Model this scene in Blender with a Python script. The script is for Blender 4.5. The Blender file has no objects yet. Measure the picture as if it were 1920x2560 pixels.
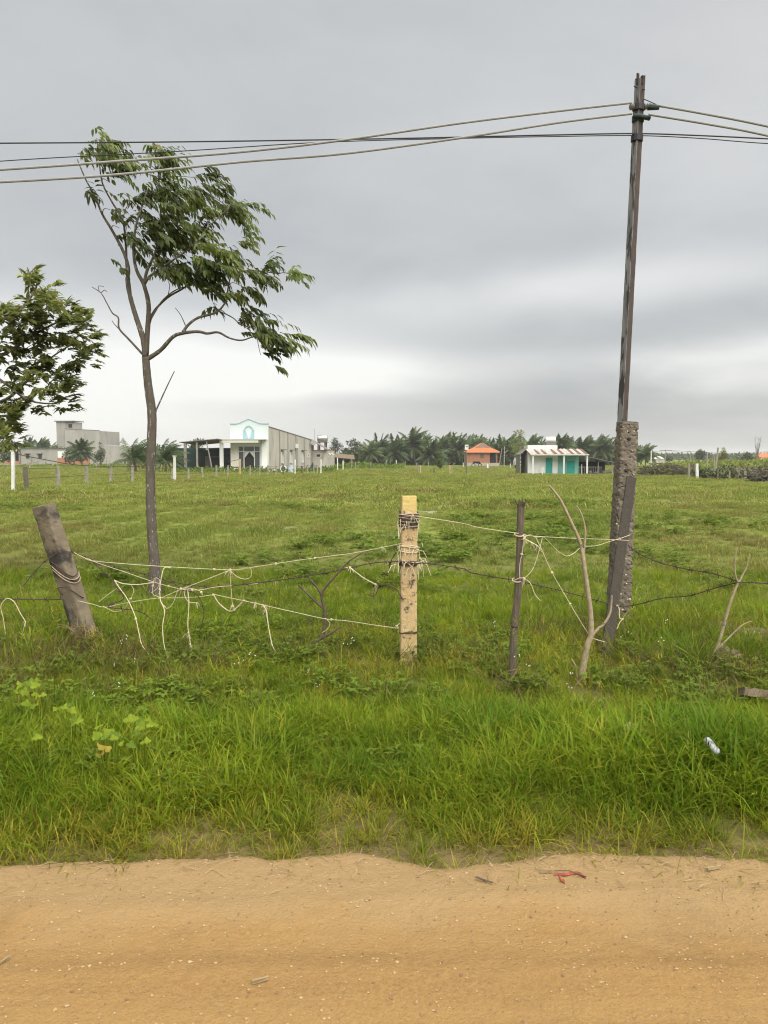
import bpy, math, random
import numpy as np
from mathutils import Vector, Matrix, Euler
from mathutils import noise as _mn

random.seed(7); rng = np.random.default_rng(7)
R = math.radians
scene = bpy.context.scene
COL = scene.collection

# ------------------------------------------------------------------ camera
CAM_H = 1.6; FPX = 1930.0; PITCH = R(4.15)
cam_d = bpy.data.cameras.new('camera'); cam = bpy.data.objects.new('camera', cam_d); COL.objects.link(cam)
cam.location = (0, 0, CAM_H); cam.rotation_euler = (R(90) - PITCH, 0, 0)
cam_d.sensor_fit = 'VERTICAL'; cam_d.sensor_height = 36; cam_d.lens = 36 * FPX / 2560
cam_d.clip_start = 0.05; cam_d.clip_end = 9000
scene.camera = cam
cy = scene.cycles
cy.max_bounces = 4; cy.diffuse_bounces = 2; cy.glossy_bounces = 1; cy.transmission_bounces = 2; cy.transparent_max_bounces = 4; cy.volume_bounces = 0
cy.filter_width = 1.15; cy.use_adaptive_sampling = True; cy.adaptive_threshold = .008

# ------------------------------------------------------------------ world, sun, exposure
EXPO = 2.3
scene.view_settings.view_transform = 'Standard'; scene.view_settings.look = 'None'
scene.view_settings.exposure = EXPO; scene.view_settings.gamma = 1; scene.view_settings.use_curve_mapping = False
SUN_EL, SUN_AZ = R(58), R(152)          # azimuth clockwise from +Y: behind the camera, a little to its right
world = bpy.data.worlds.new('World'); scene.world = world; world.use_nodes = True
world.cycles.sampling_method = 'MANUAL'; world.cycles.sample_map_resolution = 256

class NT:
    """small helper round a node tree"""
    def __init__(s, tree): s.t = tree; s.n = tree.nodes; s.l = tree.links
    def new(s, typ, **kw):
        n = s.n.new(typ)
        for k, v in kw.items():
            if k in n.inputs.keys(): s.put(n.inputs[k], v)
            else: setattr(n, k, v)
        return n
    def put(s, sock, v):
        if isinstance(v, bpy.types.NodeSocket): s.l.new(v, sock)
        else: sock.default_value = v
    def math(s, op, a, b=0.0, c=None, clamp=False):
        n = s.n.new('ShaderNodeMath'); n.operation = op; n.use_clamp = clamp
        s.put(n.inputs[0], a); s.put(n.inputs[1], b)
        if c is not None: s.put(n.inputs[2], c)
        return n.outputs[0]
    def mix(s, fac, a, b, blend='MIX'):
        n = s.n.new('ShaderNodeMix'); n.data_type = 'RGBA'; n.blend_type = blend
        s.put(n.inputs[0], fac)
        for k, v in ((6, a), (7, b)):
            s.put(n.inputs[k], (*v, 1) if isinstance(v, tuple) and len(v) == 3 else v)
        return n.outputs[2]
    def noise(s, vec, scale, detail=4, rough=.55, dist=0.0, dim='3D'):
        n = s.n.new('ShaderNodeTexNoise'); n.noise_dimensions = dim
        if vec is not None: s.l.new(vec, n.inputs['Vector'])
        n.inputs['Scale'].default_value = scale; n.inputs['Detail'].default_value = detail
        n.inputs['Roughness'].default_value = rough; n.inputs['Distortion'].default_value = dist
        return n.outputs['Fac']
    def ramp(s, fac, stops):
        n = s.n.new('ShaderNodeValToRGB'); s.put(n.inputs[0], fac)
        cr = n.color_ramp
        while len(cr.elements) > 1: cr.elements.remove(cr.elements[0])
        cr.elements[0].position = stops[0][0]; cr.elements[0].color = (*stops[0][1], 1)
        for p, c in stops[1:]:
            e = cr.elements.new(p); e.color = (*c, 1)
        return n.outputs[0]
    def smooth(s, v, a, b):
        n = s.n.new('ShaderNodeMapRange'); n.interpolation_type = 'SMOOTHSTEP'
        s.put(n.inputs[0], v); n.inputs[1].default_value = a; n.inputs[2].default_value = b
        return n.outputs[0]

def build_world():
    w = NT(world.node_tree); w.n.clear()
    out = w.new('ShaderNodeOutputWorld'); bg = w.new('ShaderNodeBackground')
    w.l.new(bg.outputs[0], out.inputs[0]); bg.inputs[1].default_value = 0.1
    sky = w.n.new('ShaderNodeTexSky'); sky.sky_type = 'NISHITA'; sky.sun_disc = False
    sky.sun_elevation = SUN_EL; sky.sun_rotation = SUN_AZ; sky.dust_density = 3
    tc = w.new('ShaderNodeTexCoord'); sep = w.new('ShaderNodeSeparateXYZ'); w.l.new(tc.outputs['Generated'], sep.inputs[0])
    X, Y, Z = sep.outputs
    za = w.math('ADD', w.math('ABSOLUTE', Z), 0.17)
    cmb = w.new('ShaderNodeCombineXYZ')
    w.put(cmb.inputs[0], w.math('DIVIDE', X, za)); w.put(cmb.inputs[1], w.math('DIVIDE', Y, za))
    plane = cmb.outputs[0]
    n1 = w.noise(plane, .55, 5, .5, .4); n2 = w.noise(plane, 1.7, 6, .55, .3); n3 = w.noise(plane, .25, 3, .5, .2)
    dx = w.math('MULTIPLY', w.math('SUBTRACT', n2, .5), .22)
    dz = w.math('MULTIPLY', w.math('SUBTRACT', n1, .5), .10)
    xs = w.math('ADD', X, dx); zs = w.math('ADD', Z, dz)
    base = w.math('ADD', .572, w.math('MULTIPLY', w.math('SUBTRACT', n1, .5), .22))
    base = w.math('ADD', base, w.math('MULTIPLY', w.math('SUBTRACT', n2, .5), .22))
    base = w.math('ADD', base, w.math('MULTIPLY', w.math('SUBTRACT', n3, .5), .15))
    for x0, z0, sx, sz, a in SKY_PATCHES:
        gx = w.math('DIVIDE', w.math('SUBTRACT', xs, x0), sx); gz_ = w.math('DIVIDE', w.math('SUBTRACT', zs, z0), sz)
        r2 = w.math('ADD', w.math('MULTIPLY', gx, gx), w.math('MULTIPLY', gz_, gz_))
        g = w.math('EXPONENT', w.math('MULTIPLY', r2, -1.0))
        base = w.math('ADD', base, w.math('MULTIPLY', g, a))
    col = w.ramp(base, [(0, (.33, .345, .355)), (.40, (.40, .417, .422)), (.55, (.545, .553, .548)), (.70, (.705, .707, .695)), (.95, (.96, .955, .915))])
    k = 10.0 / (2 ** EXPO)
    sc = w.mix(1.0, col, (k, k, k), 'MULTIPLY')
    w.l.new(w.mix(.96, sky.outputs[0], sc), bg.inputs[0])
# cloud deck: (direction x, z), widths, brightness change
SKY_PATCHES = [(-.38, .11, .36, .065, .36), (-.06, .105, .17, .032, .24), (.25, .205, .24, .032, .20), (.46, .10, .17, .026, .30), (.42, .40, .30, .10, .07), (-.15, .12, .2, .05, .12),
               (.20, .060, .28, .032, -.14), (.10, .140, .32, .022, -.10), (-.12, .235, .45, .06, -.08), (.45, .165, .2, .02, -.06), (-.4, .02, .34, .06, .30)]
build_world()

sun_d = bpy.data.lights.new('sun', 'SUN'); sun = bpy.data.objects.new('sun', sun_d); COL.objects.link(sun)
sun_d.energy = 1.5; sun_d.angle = R(75); sun_d.color = (1, .965, .90)
sdir = Vector((math.sin(SUN_AZ) * math.cos(SUN_EL), math.cos(SUN_AZ) * math.cos(SUN_EL), math.sin(SUN_EL)))
sun.rotation_euler = sdir.to_track_quat('Z', 'Y').to_euler()

# ------------------------------------------------------------------ placing helpers
def P(x, y, Y):
    """point at depth Y seen at full-size photo pixel (x, y)"""
    u = (x - 960) / FPX; v = (1280 - y) / FPX
    d = Vector((u, math.cos(PITCH) + v * math.sin(PITCH), -math.sin(PITCH) + v * math.cos(PITCH)))
    return Vector((0, 0, CAM_H)) + d * (Y / d.y)

def _hash(ix, iy, seed):
    h = (ix.astype(np.int64) * 374761393 + iy.astype(np.int64) * 668265263 + seed * 1442695041) & 0x7fffffff
    h = ((h ^ (h >> 13)) * 1274126177) & 0x7fffffff
    return ((h ^ (h >> 16)) & 0xffff) / 65535.0
def vnoise(x, y, seed=0):
    x = np.asarray(x, float); y = np.asarray(y, float)
    ix = np.floor(x); iy = np.floor(y); fx = x - ix; fy = y - iy
    fx = fx * fx * (3 - 2 * fx); fy = fy * fy * (3 - 2 * fy)
    a = _hash(ix, iy, seed); b = _hash(ix + 1, iy, seed); c = _hash(ix, iy + 1, seed); d = _hash(ix + 1, iy + 1, seed)
    return (a * (1 - fx) + b * fx) * (1 - fy) + (c * (1 - fx) + d * fx) * fy
def fbm(x, y, seed=0, oct=4):
    s = 0; a = .5; t = 0
    for k in range(oct):
        s = s + a * vnoise(np.asarray(x) * 2 ** k + 17.3 * k, np.asarray(y) * 2 ** k - 9.1 * k, seed + k); t += a; a *= .5
    return s / t
def sstep(v, a, b):
    t = np.clip((np.asarray(v, float) - a) / (b - a), 0, 1); return t * t * (3 - 2 * t)
def gz(x, y):
    """height of the land"""
    x = np.asarray(x, float); y = np.asarray(y, float)
    z = -0.004 * (np.clip(y, 15, 160) - 15)
    z = z + .10 * (fbm(x * .8, y * .8, 3) - .5) * sstep(y, 2.8, 4.2)
    z = z + .05 * sstep(y, 3.0, 3.8) * (1 - sstep(y, 5, 9)) 
    z = z + .22 * (fbm(x * .16, y * .16, 11) - .5) * sstep(y, 8, 20) * (1 - sstep(y, 70, 90))
    return z
def G(x, y): return float(gz(x, y))
def ground_Y(yF):
    """depth at which flat land is seen at photo row yF"""
    q = P(960, yF, 1.0); k = CAM_H - q.z
    Y = CAM_H / k
    if Y > 15: Y = (CAM_H - .06) / (k - .004)
    return Y
def base_pt(xF, yF):
    Y = ground_Y(yF); p = P(xF, yF, Y); p.z = G(p.x, p.y); return p

# ------------------------------------------------------------------ mesh builder
class MB:
    def __init__(s): s.v = []; s.f = []; s.c = None
    def add(s, vs, fs):
        o = len(s.v); s.v += [tuple(q) for q in vs]; s.f += [tuple(i + o for i in f) for f in fs]; return s
    def box(s, c, d, rz=0, rot=None):
        x, y, z = (q / 2 for q in d)
        m = (rot if rot is not None else Matrix.Rotation(rz, 3, 'Z'))
        vs = [Vector(c) + m @ Vector((i * x, j * y, k * z)) for i, j, k in ((-1,-1,-1),(1,-1,-1),(1,1,-1),(-1,1,-1),(-1,-1,1),(1,-1,1),(1,1,1),(-1,1,1))]
        return s.add(vs, [(0,3,2,1),(4,5,6,7),(0,1,5,4),(1,2,6,5),(2,3,7,6),(3,0,4,7)])
    def span(s, a, b):
        """box between two corners"""
        return s.box([(p + q) / 2 for p, q in zip(a, b)], [abs(q - p) for p, q in zip(a, b)])
    def prism(s, poly, y0, y1):
        """outline in x,z pulled along y"""
        n = len(poly)
        vs = [(p[0], y0, p[1]) for p in poly] + [(p[0], y1, p[1]) for p in poly]
        return s.add(vs, [tuple(range(n)), tuple(range(2 * n - 1, n - 1, -1))] + [(i, n + i, n + (i + 1) % n, (i + 1) % n) for i in range(n)])
    def tube(s, pts, rad, n=6, cap=True, jit=0.0):
        pts = [Vector(p) for p in pts]
        if not hasattr(rad, '__len__'): rad = [rad] * len(pts)
        vs = []; up = Vector((.31, .17, .93))
        t0 = None
        for i, p in enumerate(pts):
            t = (pts[min(i + 1, len(pts) - 1)] - pts[max(i - 1, 0)])
            t = t.normalized() if t.length > 1e-9 else Vector((0, 0, 1))
            if t0 is None:
                a = t.cross(up if abs(t.dot(up)) < .9 else Vector((1, 0, 0))).normalized()
            else:
                a = (a - t * a.dot(t)); a = a.normalized() if a.length > 1e-6 else t.orthogonal().normalized()
            t0 = t; b = t.cross(a)
            for k in range(n):
                w = 2 * math.pi * k / n; r = rad[i] * (1 + jit * (random.random() - .5))
                vs.append(p + a * (r * math.cos(w)) + b * (r * math.sin(w)))
        fs = []
        for i in range(len(pts) - 1):
            for k in range(n):
                k2 = (k + 1) % n; fs.append((i * n + k, i * n + k2, (i + 1) * n + k2, (i + 1) * n + k))
        if cap:
            fs.append(tuple(range(n - 1, -1, -1))); fs.append(tuple((len(pts) - 1) * n + k for k in range(n)))
        return s.add(vs, fs)
    def beam(s, p0, p1, w, d, twist=0.0, segs=10, jit=0.0, taper=1.0, bev=.15, front=None, bend=0.0):
        """square post with broken corners from p0 to p1"""
        p0 = Vector(p0); p1 = Vector(p1); t = (p1 - p0).normalized()
        f = Vector(front or (0, -1, 0)); b = (f - t * f.dot(t)).normalized(); a = t.cross(b)
        q = Matrix.Rotation(twist, 3, t); a = q @ a; b = q @ b
        k = bev; sec = [(-1, -1 + k), (-1 + k, -1), (1 - k, -1), (1, -1 + k), (1, 1 - k), (1 - k, 1), (-1 + k, 1), (-1, 1 - k)]
        vs = []
        side = a * bend
        for i in range(segs + 1):
            h = i / segs; c = p0.lerp(p1, h) + side * math.sin(h * math.pi); m = 1 + (taper - 1) * h
            for (x, y) in sec:
                j1, j2, j3 = ((random.random() - .5) * jit for _ in range(3))
                vs.append(c + a * (x * w / 2 * m + j1) + b * (y * d / 2 * m + j2) + t * j3 * .5)
        fs = [tuple(range(7, -1, -1)), tuple(segs * 8 + k for k in range(8))]
        for i in range(segs):
            for k in range(8):
                k2 = (k + 1) % 8; fs.append((i * 8 + k, i * 8 + k2, (i + 1) * 8 + k2, (i + 1) * 8 + k))
        return s.add(vs, fs)
    def rough(s, p0, p1, w, d, twist=0.0, rings=90, per=8, amp=.01, fr=9.0, pits=0.0, taper=1.0, seed=0, chip=.0):
        """square cast post with worn corners and a lumpy, pitted skin"""
        p0 = Vector(p0); p1 = Vector(p1); t = (p1 - p0).normalized(); f = Vector((0, -1, 0)); b = (f - t * f.dot(t)).normalized(); a = t.cross(b)
        q = Matrix.Rotation(twist, 3, t); a = q @ a; b = q @ b; sec = []
        for (x0, y0), (x1, y1) in (((-1, -1), (1, -1)), ((1, -1), (1, 1)), ((1, 1), (-1, 1)), ((-1, 1), (-1, -1))):
            for k in range(per):
                u = (k + .0) / per; x = x0 + (x1 - x0) * u; y = y0 + (y1 - y0) * u; r = max(abs(x), abs(y)) / (abs(x) ** 9 + abs(y) ** 9) ** (1 / 9); sec.append((x * r, y * r))
        n = len(sec); vs = []; o = Vector((seed * 3.7, seed * 1.3, seed * .7)); L = (p1 - p0).length
        for i in range(rings + 1):
            h = i / rings; c = p0.lerp(p1, h); m = 1 + (taper - 1) * h
            for x, y in sec:
                dirn = (a * x + b * y).normalized(); q_ = c + a * (x * w / 2 * m) + b * (y * d / 2 * m); e = q_ * fr + o
                dsp = amp * (_mn.noise(e * .35) * 1.2 + _mn.noise(e) * .8 + _mn.noise(e * 2.7) * .5)
                if pits: dsp -= pits * max(0, _mn.noise(e * 1.4 + Vector((5, 5, 5))) - .28) * 3
                cor = abs(x * y); dsp -= chip * cor * max(0, _mn.noise(e * .8 + Vector((9, 2, 4))))
                top = -abs(_mn.noise(e * .9)) * amp * 2.5 if i == rings else 0
                vs.append(q_ + dirn * dsp + t * top)
        fs = [tuple(range(n - 1, -1, -1)), tuple(rings * n + k for k in range(n))]
        for i in range(rings):
            for k in range(n): k2 = (k + 1) % n; fs.append((i * n + k, i * n + k2, (i + 1) * n + k2, (i + 1) * n + k))
        return s.add(vs, fs)
    def lathe(s, prof, c=(0, 0, 0), axis=(0, 0, 1), n=14):
        ax = Vector(axis).normalized(); a = ax.orthogonal().normalized(); b = ax.cross(a); c = Vector(c)
        vs = []
        for r, h in prof:
            for k in range(n):
                w = 2 * math.pi * k / n; vs.append(c + ax * h + (a * math.cos(w) + b * math.sin(w)) * r)
        fs = [tuple(range(n - 1, -1, -1)), tuple((len(prof) - 1) * n + k for k in range(n))]
        for i in range(len(prof) - 1):
            for k in range(n):
                k2 = (k + 1) % n; fs.append((i * n + k, i * n + k2, (i + 1) * n + k2, (i + 1) * n + k))
        return s.add(vs, fs)
    def leaf(s, p, d, up, L, W, fold=.25, droop=.2):
        """pointed leaf with a keel: 4 faces"""
        d = Vector(d).normalized(); up = Vector(up); sd = d.cross(up)
        sd = sd.normalized() if sd.length > 1e-5 else d.orthogonal().normalized()
        nn = sd.cross(d); p = Vector(p)
        m1 = p + d * (L * .32) ; m2 = p + d * (L * .68) - nn * (L * droop * .35)
        tip = p + d * L - nn * (L * droop)
        vs = [p, m1 + sd * W * .5 + nn * W * fold, m1 - sd * W * .5 + nn * W * fold, m1, m2 + sd * W * .38 + nn * W * fold * .7, m2 - sd * W * .38 + nn * W * fold * .7, m2, tip]
        return s.add(vs, [(0, 3, 1), (0, 2, 3), (1, 3, 6, 4), (3, 2, 5, 6), (4, 6, 7), (6, 5, 7)])
    def mesh(s, name, mat=None, smooth=False):
        me = bpy.data.meshes.new(name); me.from_pydata(s.v, [], s.f)
        if mat is not None: me.materials.append(mat)
        if smooth: me.polygons.foreach_set('use_smooth', [True] * len(me.polygons))
        if s.c is not None:
            at = me.color_attributes.new('tint', 'FLOAT_COLOR', 'POINT')
            at.data.foreach_set('color', np.asarray(s.c, np.float32).ravel())
        me.update(); return me
    def build(s, name, mat=None, parent=None, smooth=False):
        o = bpy.data.objects.new(name, s.mesh(name, mat, smooth)); COL.objects.link(o)
        if parent is not None: o.parent = parent
        return o
def tag(o, label, cat=None, group=None, kind=None):
    if label: o['label'] = label
    if cat: o['category'] = cat
    if group: o['group'] = group
    if kind: o['kind'] = kind
    return o
def thing(name, label, cat, loc=(0, 0, 0), rz=0, group=None):
    o = bpy.data.objects.new(name, None); COL.objects.link(o); o.location = loc; o.rotation_euler = (0, 0, rz)
    o.empty_display_size = .2
    return tag(o, label, cat, group)
def inst(name, me, parent, loc=(0, 0, 0), rot=(0, 0, 0), sc=(1, 1, 1)):
    o = bpy.data.objects.new(name, me); COL.objects.link(o); o.parent = parent
    o.location = loc; o.rotation_euler = rot; o.scale = sc; return o
def smooth_path(pts, sub=6):
    """Catmull-Rom through points (Vectors, optionally with radius as 4th item)"""
    A = np.array([list(p) for p in pts], float); out = []
    n = len(A)
    for i in range(n - 1):
        p0 = A[max(i - 1, 0)]; p1 = A[i]; p2 = A[i + 1]; p3 = A[min(i + 2, n - 1)]
        for k in range(sub):
            t = k / sub
            out.append(.5 * ((2 * p1) + (-p0 + p2) * t + (2 * p0 - 5 * p1 + 4 * p2 - p3) * t * t + (-p0 + 3 * p1 - 3 * p2 + p3) * t ** 3))
    out.append(A[-1]); return out
ORD = ['', 'first', 'second', 'third', 'fourth', 'fifth', 'sixth', 'seventh', 'eighth', 'ninth', 'tenth', 'eleventh', 'twelfth', 'thirteenth', 'fourteenth', 'fifteenth', 'sixteenth', 'seventeenth', 'eighteenth', 'nineteenth', 'twentieth', 'twenty-first', 'twenty-second', 'twenty-third', 'twenty-fourth', 'twenty-fifth', 'twenty-sixth', 'twenty-seventh', 'twenty-eighth', 'twenty-ninth', 'thirtieth']

# ------------------------------------------------------------------ materials
def pmat(name, c1, c2=None, scale=4, rough=.85, bump=0, bscale=30, c3=None, c3_range=(.6, .75), c3_scale=6, stretch=(1, 1, 1), spec=.3, metal=0, detail=6, bdist=.02):
    m = bpy.data.materials.new(name); m.use_nodes = True; t = NT(m.node_tree); b = t.n['Principled BSDF']
    b.inputs['Roughness'].default_value = rough; b.inputs['Specular IOR Level'].default_value = spec; b.inputs['Metallic'].default_value = metal
    tc = t.new('ShaderNodeTexCoord'); mp = t.new('ShaderNodeMapping'); t.l.new(tc.outputs['Object'], mp.inputs[0]); mp.inputs['Scale'].default_value = stretch
    v = mp.outputs[0]
    col = None
    if c2 is not None:
        f = t.noise(v, scale, detail, .6); f = t.smooth(f, .3, .7); col = t.mix(f, c1, c2)
    if c3 is not None:
        f3 = t.noise(v, c3_scale, 8, .65, .3); f3 = t.smooth(f3, *c3_range)
        col = t.mix(f3, col if col is not None else c1, c3)
    if col is None: b.inputs['Base Color'].default_value = (*c1, 1)
    else: t.l.new(col, b.inputs['Base Color'])
    if bump:
        bp = t.new('ShaderNodeBump'); bp.inputs['Strength'].default_value = bump; bp.inputs['Distance'].default_value = bdist
        t.l.new(t.noise(v, bscale, 6, .65), bp.inputs['Height']); t.l.new(bp.outputs[0], b.inputs['Normal'])
    return m
def leafmat(name, c1, c2, scale=1.2, trans=.35, tint=True, rough=.5, spec=.3, dry=None):
    """leaf: tint attribute x slow colour noise over the land, with light passing through"""
    m = bpy.data.materials.new(name); m.use_nodes = True; t = NT(m.node_tree); b = t.n['Principled BSDF']; out = t.n['Material Output']
    geo = t.new('ShaderNodeNewGeometry')
    col = t.mix(t.smooth(t.noise(geo.outputs['Position'], scale, 4, .6), .35, .65), c1, c2)
    if dry is not None:
        col = t.mix(t.math('MULTIPLY', t.smooth(t.noise(geo.outputs['Position'], dry[1], 3, .55), dry[2], dry[3]), dry[4]), col, dry[0])
    if tint:
        at = t.new('ShaderNodeAttribute', attribute_name='tint'); col = t.mix(1.0, col, at.outputs['Color'], 'MULTIPLY')
    t.l.new(col, b.inputs['Base Color']); b.inputs['Roughness'].default_value = rough; b.inputs['Specular IOR Level'].default_value = spec
    tr = t.new('ShaderNodeBsdfTranslucent'); t.l.new(col, tr.inputs[0])
    mx = t.new('ShaderNodeMixShader'); mx.inputs[0].default_value = trans
    t.l.new(b.outputs[0], mx.inputs[1]); t.l.new(tr.outputs[0], mx.inputs[2]); t.l.new(mx.outputs[0], out.inputs[0])
    return m
M = {}
M['sand'] = None
def sand_mat():
    m = bpy.data.materials.new('sandy_dirt'); m.use_nodes = True; t = NT(m.node_tree); b = t.n['Principled BSDF']
    geo = t.new('ShaderNodeNewGeometry'); v = geo.outputs['Position']
    mp = t.new('ShaderNodeMapping'); t.l.new(v, mp.inputs[0]); mp.inputs['Scale'].default_value = (.14, 2.0, 1)
    big = t.smooth(t.noise(mp.outputs[0], 2.2, 5, .6, .4), .35, .68)
    col = t.mix(big, (.295, .175, .064), (.25, .145, .052))
    mp2 = t.new('ShaderNodeMapping'); t.l.new(v, mp2.inputs[0]); mp2.inputs['Scale'].default_value = (.05, 3.2, 1)
    band = t.smooth(t.noise(mp2.outputs[0], 1.6, 4, .6, .15), .42, .60); col = t.mix(t.math('MULTIPLY', band, .55), col, (.345, .215, .083))
    fine = t.smooth(t.noise(v, 70, 5, .75), .35, .65); col = t.mix(t.math('MULTIPLY', fine, .6), col, (.35, .22, .088))
    grains = t.smooth(t.noise(v, 260, 3, .7), .60, .74); col = t.mix(t.math('MULTIPLY', grains, .7), col, (.48, .34, .19))
    dark = t.smooth(t.noise(v, 115, 4, .72), .59, .72); col = t.mix(t.math('MULTIPLY', dark, .65), col, (.12, .065, .03))
    sep = t.new('ShaderNodeSeparateXYZ'); t.l.new(v, sep.inputs[0])
    edge = t.math('ADD', sep.outputs[1], t.math('MULTIPLY', t.noise(v, 3.0, 5, .6), .5))
    pale = t.math('MULTIPLY', t.smooth(edge, 2.62, 2.92), .6)
    damp = t.smooth(t.noise(v, 1.3, 6, .65, .5), .56, .70); col = t.mix(t.math('MULTIPLY', damp, .35), col, (.15, .088, .036))
    col = t.mix(pale, col, (.33, .235, .12))
    t.l.new(col, b.inputs['Base Color']); b.inputs['Roughness'].default_value = .95; b.inputs['Specular IOR Level'].default_value = .15
    bp = t.new('ShaderNodeBump'); bp.inputs['Strength'].default_value = .8; bp.inputs['Distance'].default_value = .016
    h = t.math('ADD', t.noise(v, 90, 6, .75), t.math('MULTIPLY', t.noise(v, 25, 4, .6), 1.2))
    t.l.new(h, bp.inputs['Height']); t.l.new(bp.outputs[0], b.inputs['Normal'])
    return m
M['sand'] = sand_mat()
def field_mat():
    m = bpy.data.materials.new('field_soil'); m.use_nodes = True; t = NT(m.node_tree); b = t.n['Principled BSDF']
    geo = t.new('ShaderNodeNewGeometry'); v = geo.outputs['Position']
    n1 = t.smooth(t.noise(v, .12, 5, .6), .35, .65); n2 = t.smooth(t.noise(v, 1.1, 6, .7), .35, .68); n3 = t.noise(v, 9, 6, .75)
    col = t.mix(n1, (.17, .205, .042), (.185, .205, .05)); col = t.mix(t.math('MULTIPLY', n2, .5), col, (.09, .108, .022))
    col = t.mix(t.math('MULTIPLY', t.smooth(n3, .52, .75), .4), col, (.15, .125, .06))
    sep = t.new('ShaderNodeSeparateXYZ'); t.l.new(v, sep.inputs[0])
    near = t.math('ADD', sep.outputs[1], t.math('MULTIPLY', t.noise(v, 2.5, 4, .6), .8))
    col = t.mix(t.smooth(near, 3.35, 4.1), t.mix(n2, (.27, .185, .085), (.19, .13, .055)), col)
    soil = t.math('MULTIPLY', t.math('SUBTRACT', 1.0, t.smooth(sep.outputs[1], 8, 16)), .6)
    col = t.mix(soil, col, (.10, .085, .035))
    t.l.new(col, b.inputs['Base Color']); b.inputs['Roughness'].default_value = 1; b.inputs['Specular IOR Level'].default_value = .1
    bp = t.new('ShaderNodeBump'); bp.inputs['Strength'].default_value = .8; bp.inputs['Distance'].default_value = .06
    t.l.new(t.math('ADD', n3, t.noise(v, 2.5, 5, .7)), bp.inputs['Height']); t.l.new(bp.outputs[0], b.inputs['Normal'])
    return m
M['field'] = field_mat()
M['grass'] = leafmat('grass_blade', (.205, .268, .017), (.108, .18, .011), 1.3, .5, spec=.12, dry=((.23, .20, .04), .5, .52, .72, .4))
M['meadow'] = leafmat('meadow_grass', (.172, .222, .040), (.228, .262, .056), .28, .48, spec=.12, dry=((.19, .155, .055), .22, .50, .66, .65))
M['edge_blade'] = leafmat('yellowing_blade', (.24, .235, .026), (.16, .195, .018), 1.6, .5, spec=.1)
M['weed'] = leafmat('weed_leaf', (.140, .205, .024), (.115, .165, .022), 1.1, .46, spec=.15)
M['lime_leaf'] = leafmat('lime_leaf', (.24, .30, .030), (.17, .235, .022), 22, .45, tint=False, spec=.08, rough=.7)
M['dull_leaf'] = leafmat('dull_vine_leaf', (.14, .20, .025), (.10, .155, .02), 22, .4, tint=False, spec=.08)
M['yellow_leaf'] = leafmat('yellow_leaf', (.30, .235, .03), (.24, .21, .03), 9, .4, tint=False)
M['flower'] = pmat('small_white_flower', (.75, .75, .70))
M['tree_leaf'] = leafmat('tree_leaf', (.092, .13, .038), (.12, .158, .044), 2.0, .52, rough=.4, spec=.35)
M['tree_leaf2'] = leafmat('glossy_tree_leaf', (.145, .182, .056), (.185, .215, .062), 2.0, .58, rough=.4, spec=.35)
M['far_leaf'] = leafmat('far_leaf', (.045, .07, .026), (.065, .09, .03), .15, .25)
M['palm_leaf'] = leafmat('palm_leaf', (.052, .084, .026), (.068, .10, .028), .12, .3)
M['palm_dry'] = pmat('dead_frond', (.19, .14, .075))
M['bark'] = pmat('young_bark', (.085, .072, .056), (.12, .104, .082), 18, .9, .6, 60, (.36, .335, .29), (.585, .64), 34, (1, 1, .40))
M['bark2'] = pmat('grey_bark', (.13, .11, .09), (.18, .155, .12), 12, .9, .4, 50)
M['palm_trunk'] = pmat('palm_trunk', (.17, .145, .11), (.12, .10, .08), 6)
M['concrete_old'] = pmat('weathered_concrete', (.215, .175, .12), (.15, .122, .085), 7, .95, .4, 60, (.05, .044, .038), (.51, .62), 4.0)
M['concrete_stub'] = pmat('pitted_concrete', (.19, .162, .125), (.12, .10, .078), 9, .95, .5, 60, (.085, .072, .058), (.58, .70), 12, bdist=.02)
M['yellow_post'] = pmat('ochre_concrete', (.50, .375, .20), (.43, .305, .15), 9, .9, .35, 70, (.09, .075, .06), (.565, .64), 15)
M['lichen_yellow'] = pmat('yellow_painted_concrete', (.55, .42, .14), (.48, .37, .16), 20, .9, .3, 70)
M['grey_wood'] = pmat('grey_weathered_wood', (.16, .128, .092), (.095, .075, .054), 14, .9, .7, 50, stretch=(6, 6, .7))
M['dark_wood'] = pmat('dark_wet_plank', (.052, .042, .030), (.030, .025, .019), 14, .8, .5, 50, stretch=(6, 6, .7))
M['pale_stick'] = pmat('pale_dry_stick', (.33, .265, .17), (.25, .195, .125), 25, .85, .4, 60, (.12, .09, .07), (.60, .68), 16)
M['dark_stick'] = pmat('dark_dead_branch', (.075, .055, .042), (.11, .08, .06), 20, .85, .4, 60, (.30, .21, .14), (.66, .72), 9)
M['twine'] = pmat('cream_twine', (.56, .48, .33), (.42, .36, .24), 60, .8)
M['twine_old'] = pmat('brown_twine', (.36, .29, .21), (.24, .19, .14), 60, .85)
M['rust_wire'] = pmat('rusty_wire', (.055, .042, .036), (.09, .055, .04), 40, .75, metal=.3)
M['steel'] = pmat('peeling_pale_paint', (.20, .205, .20), (.12, .125, .125), 5, .6, .4, 40, (.04, .037, .036), (.50, .57), 7, (3, 3, .55))
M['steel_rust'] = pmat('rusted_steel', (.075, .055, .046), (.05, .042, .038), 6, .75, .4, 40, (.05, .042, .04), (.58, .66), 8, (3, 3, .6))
M['cable'] = pmat('pale_cable_sheath', (.245, .25, .24), (.205, .21, .20), 20, .6)
M['cable_dark'] = pmat('black_cable', (.025, .025, .028), rough=.55)
M['ceramic'] = pmat('insulator', (.2, .19, .17), (.12, .11, .1), 30, .35)
M['green_tape'] = pmat('green_sleeve', (.018, .034, .028), rough=.6)
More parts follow.
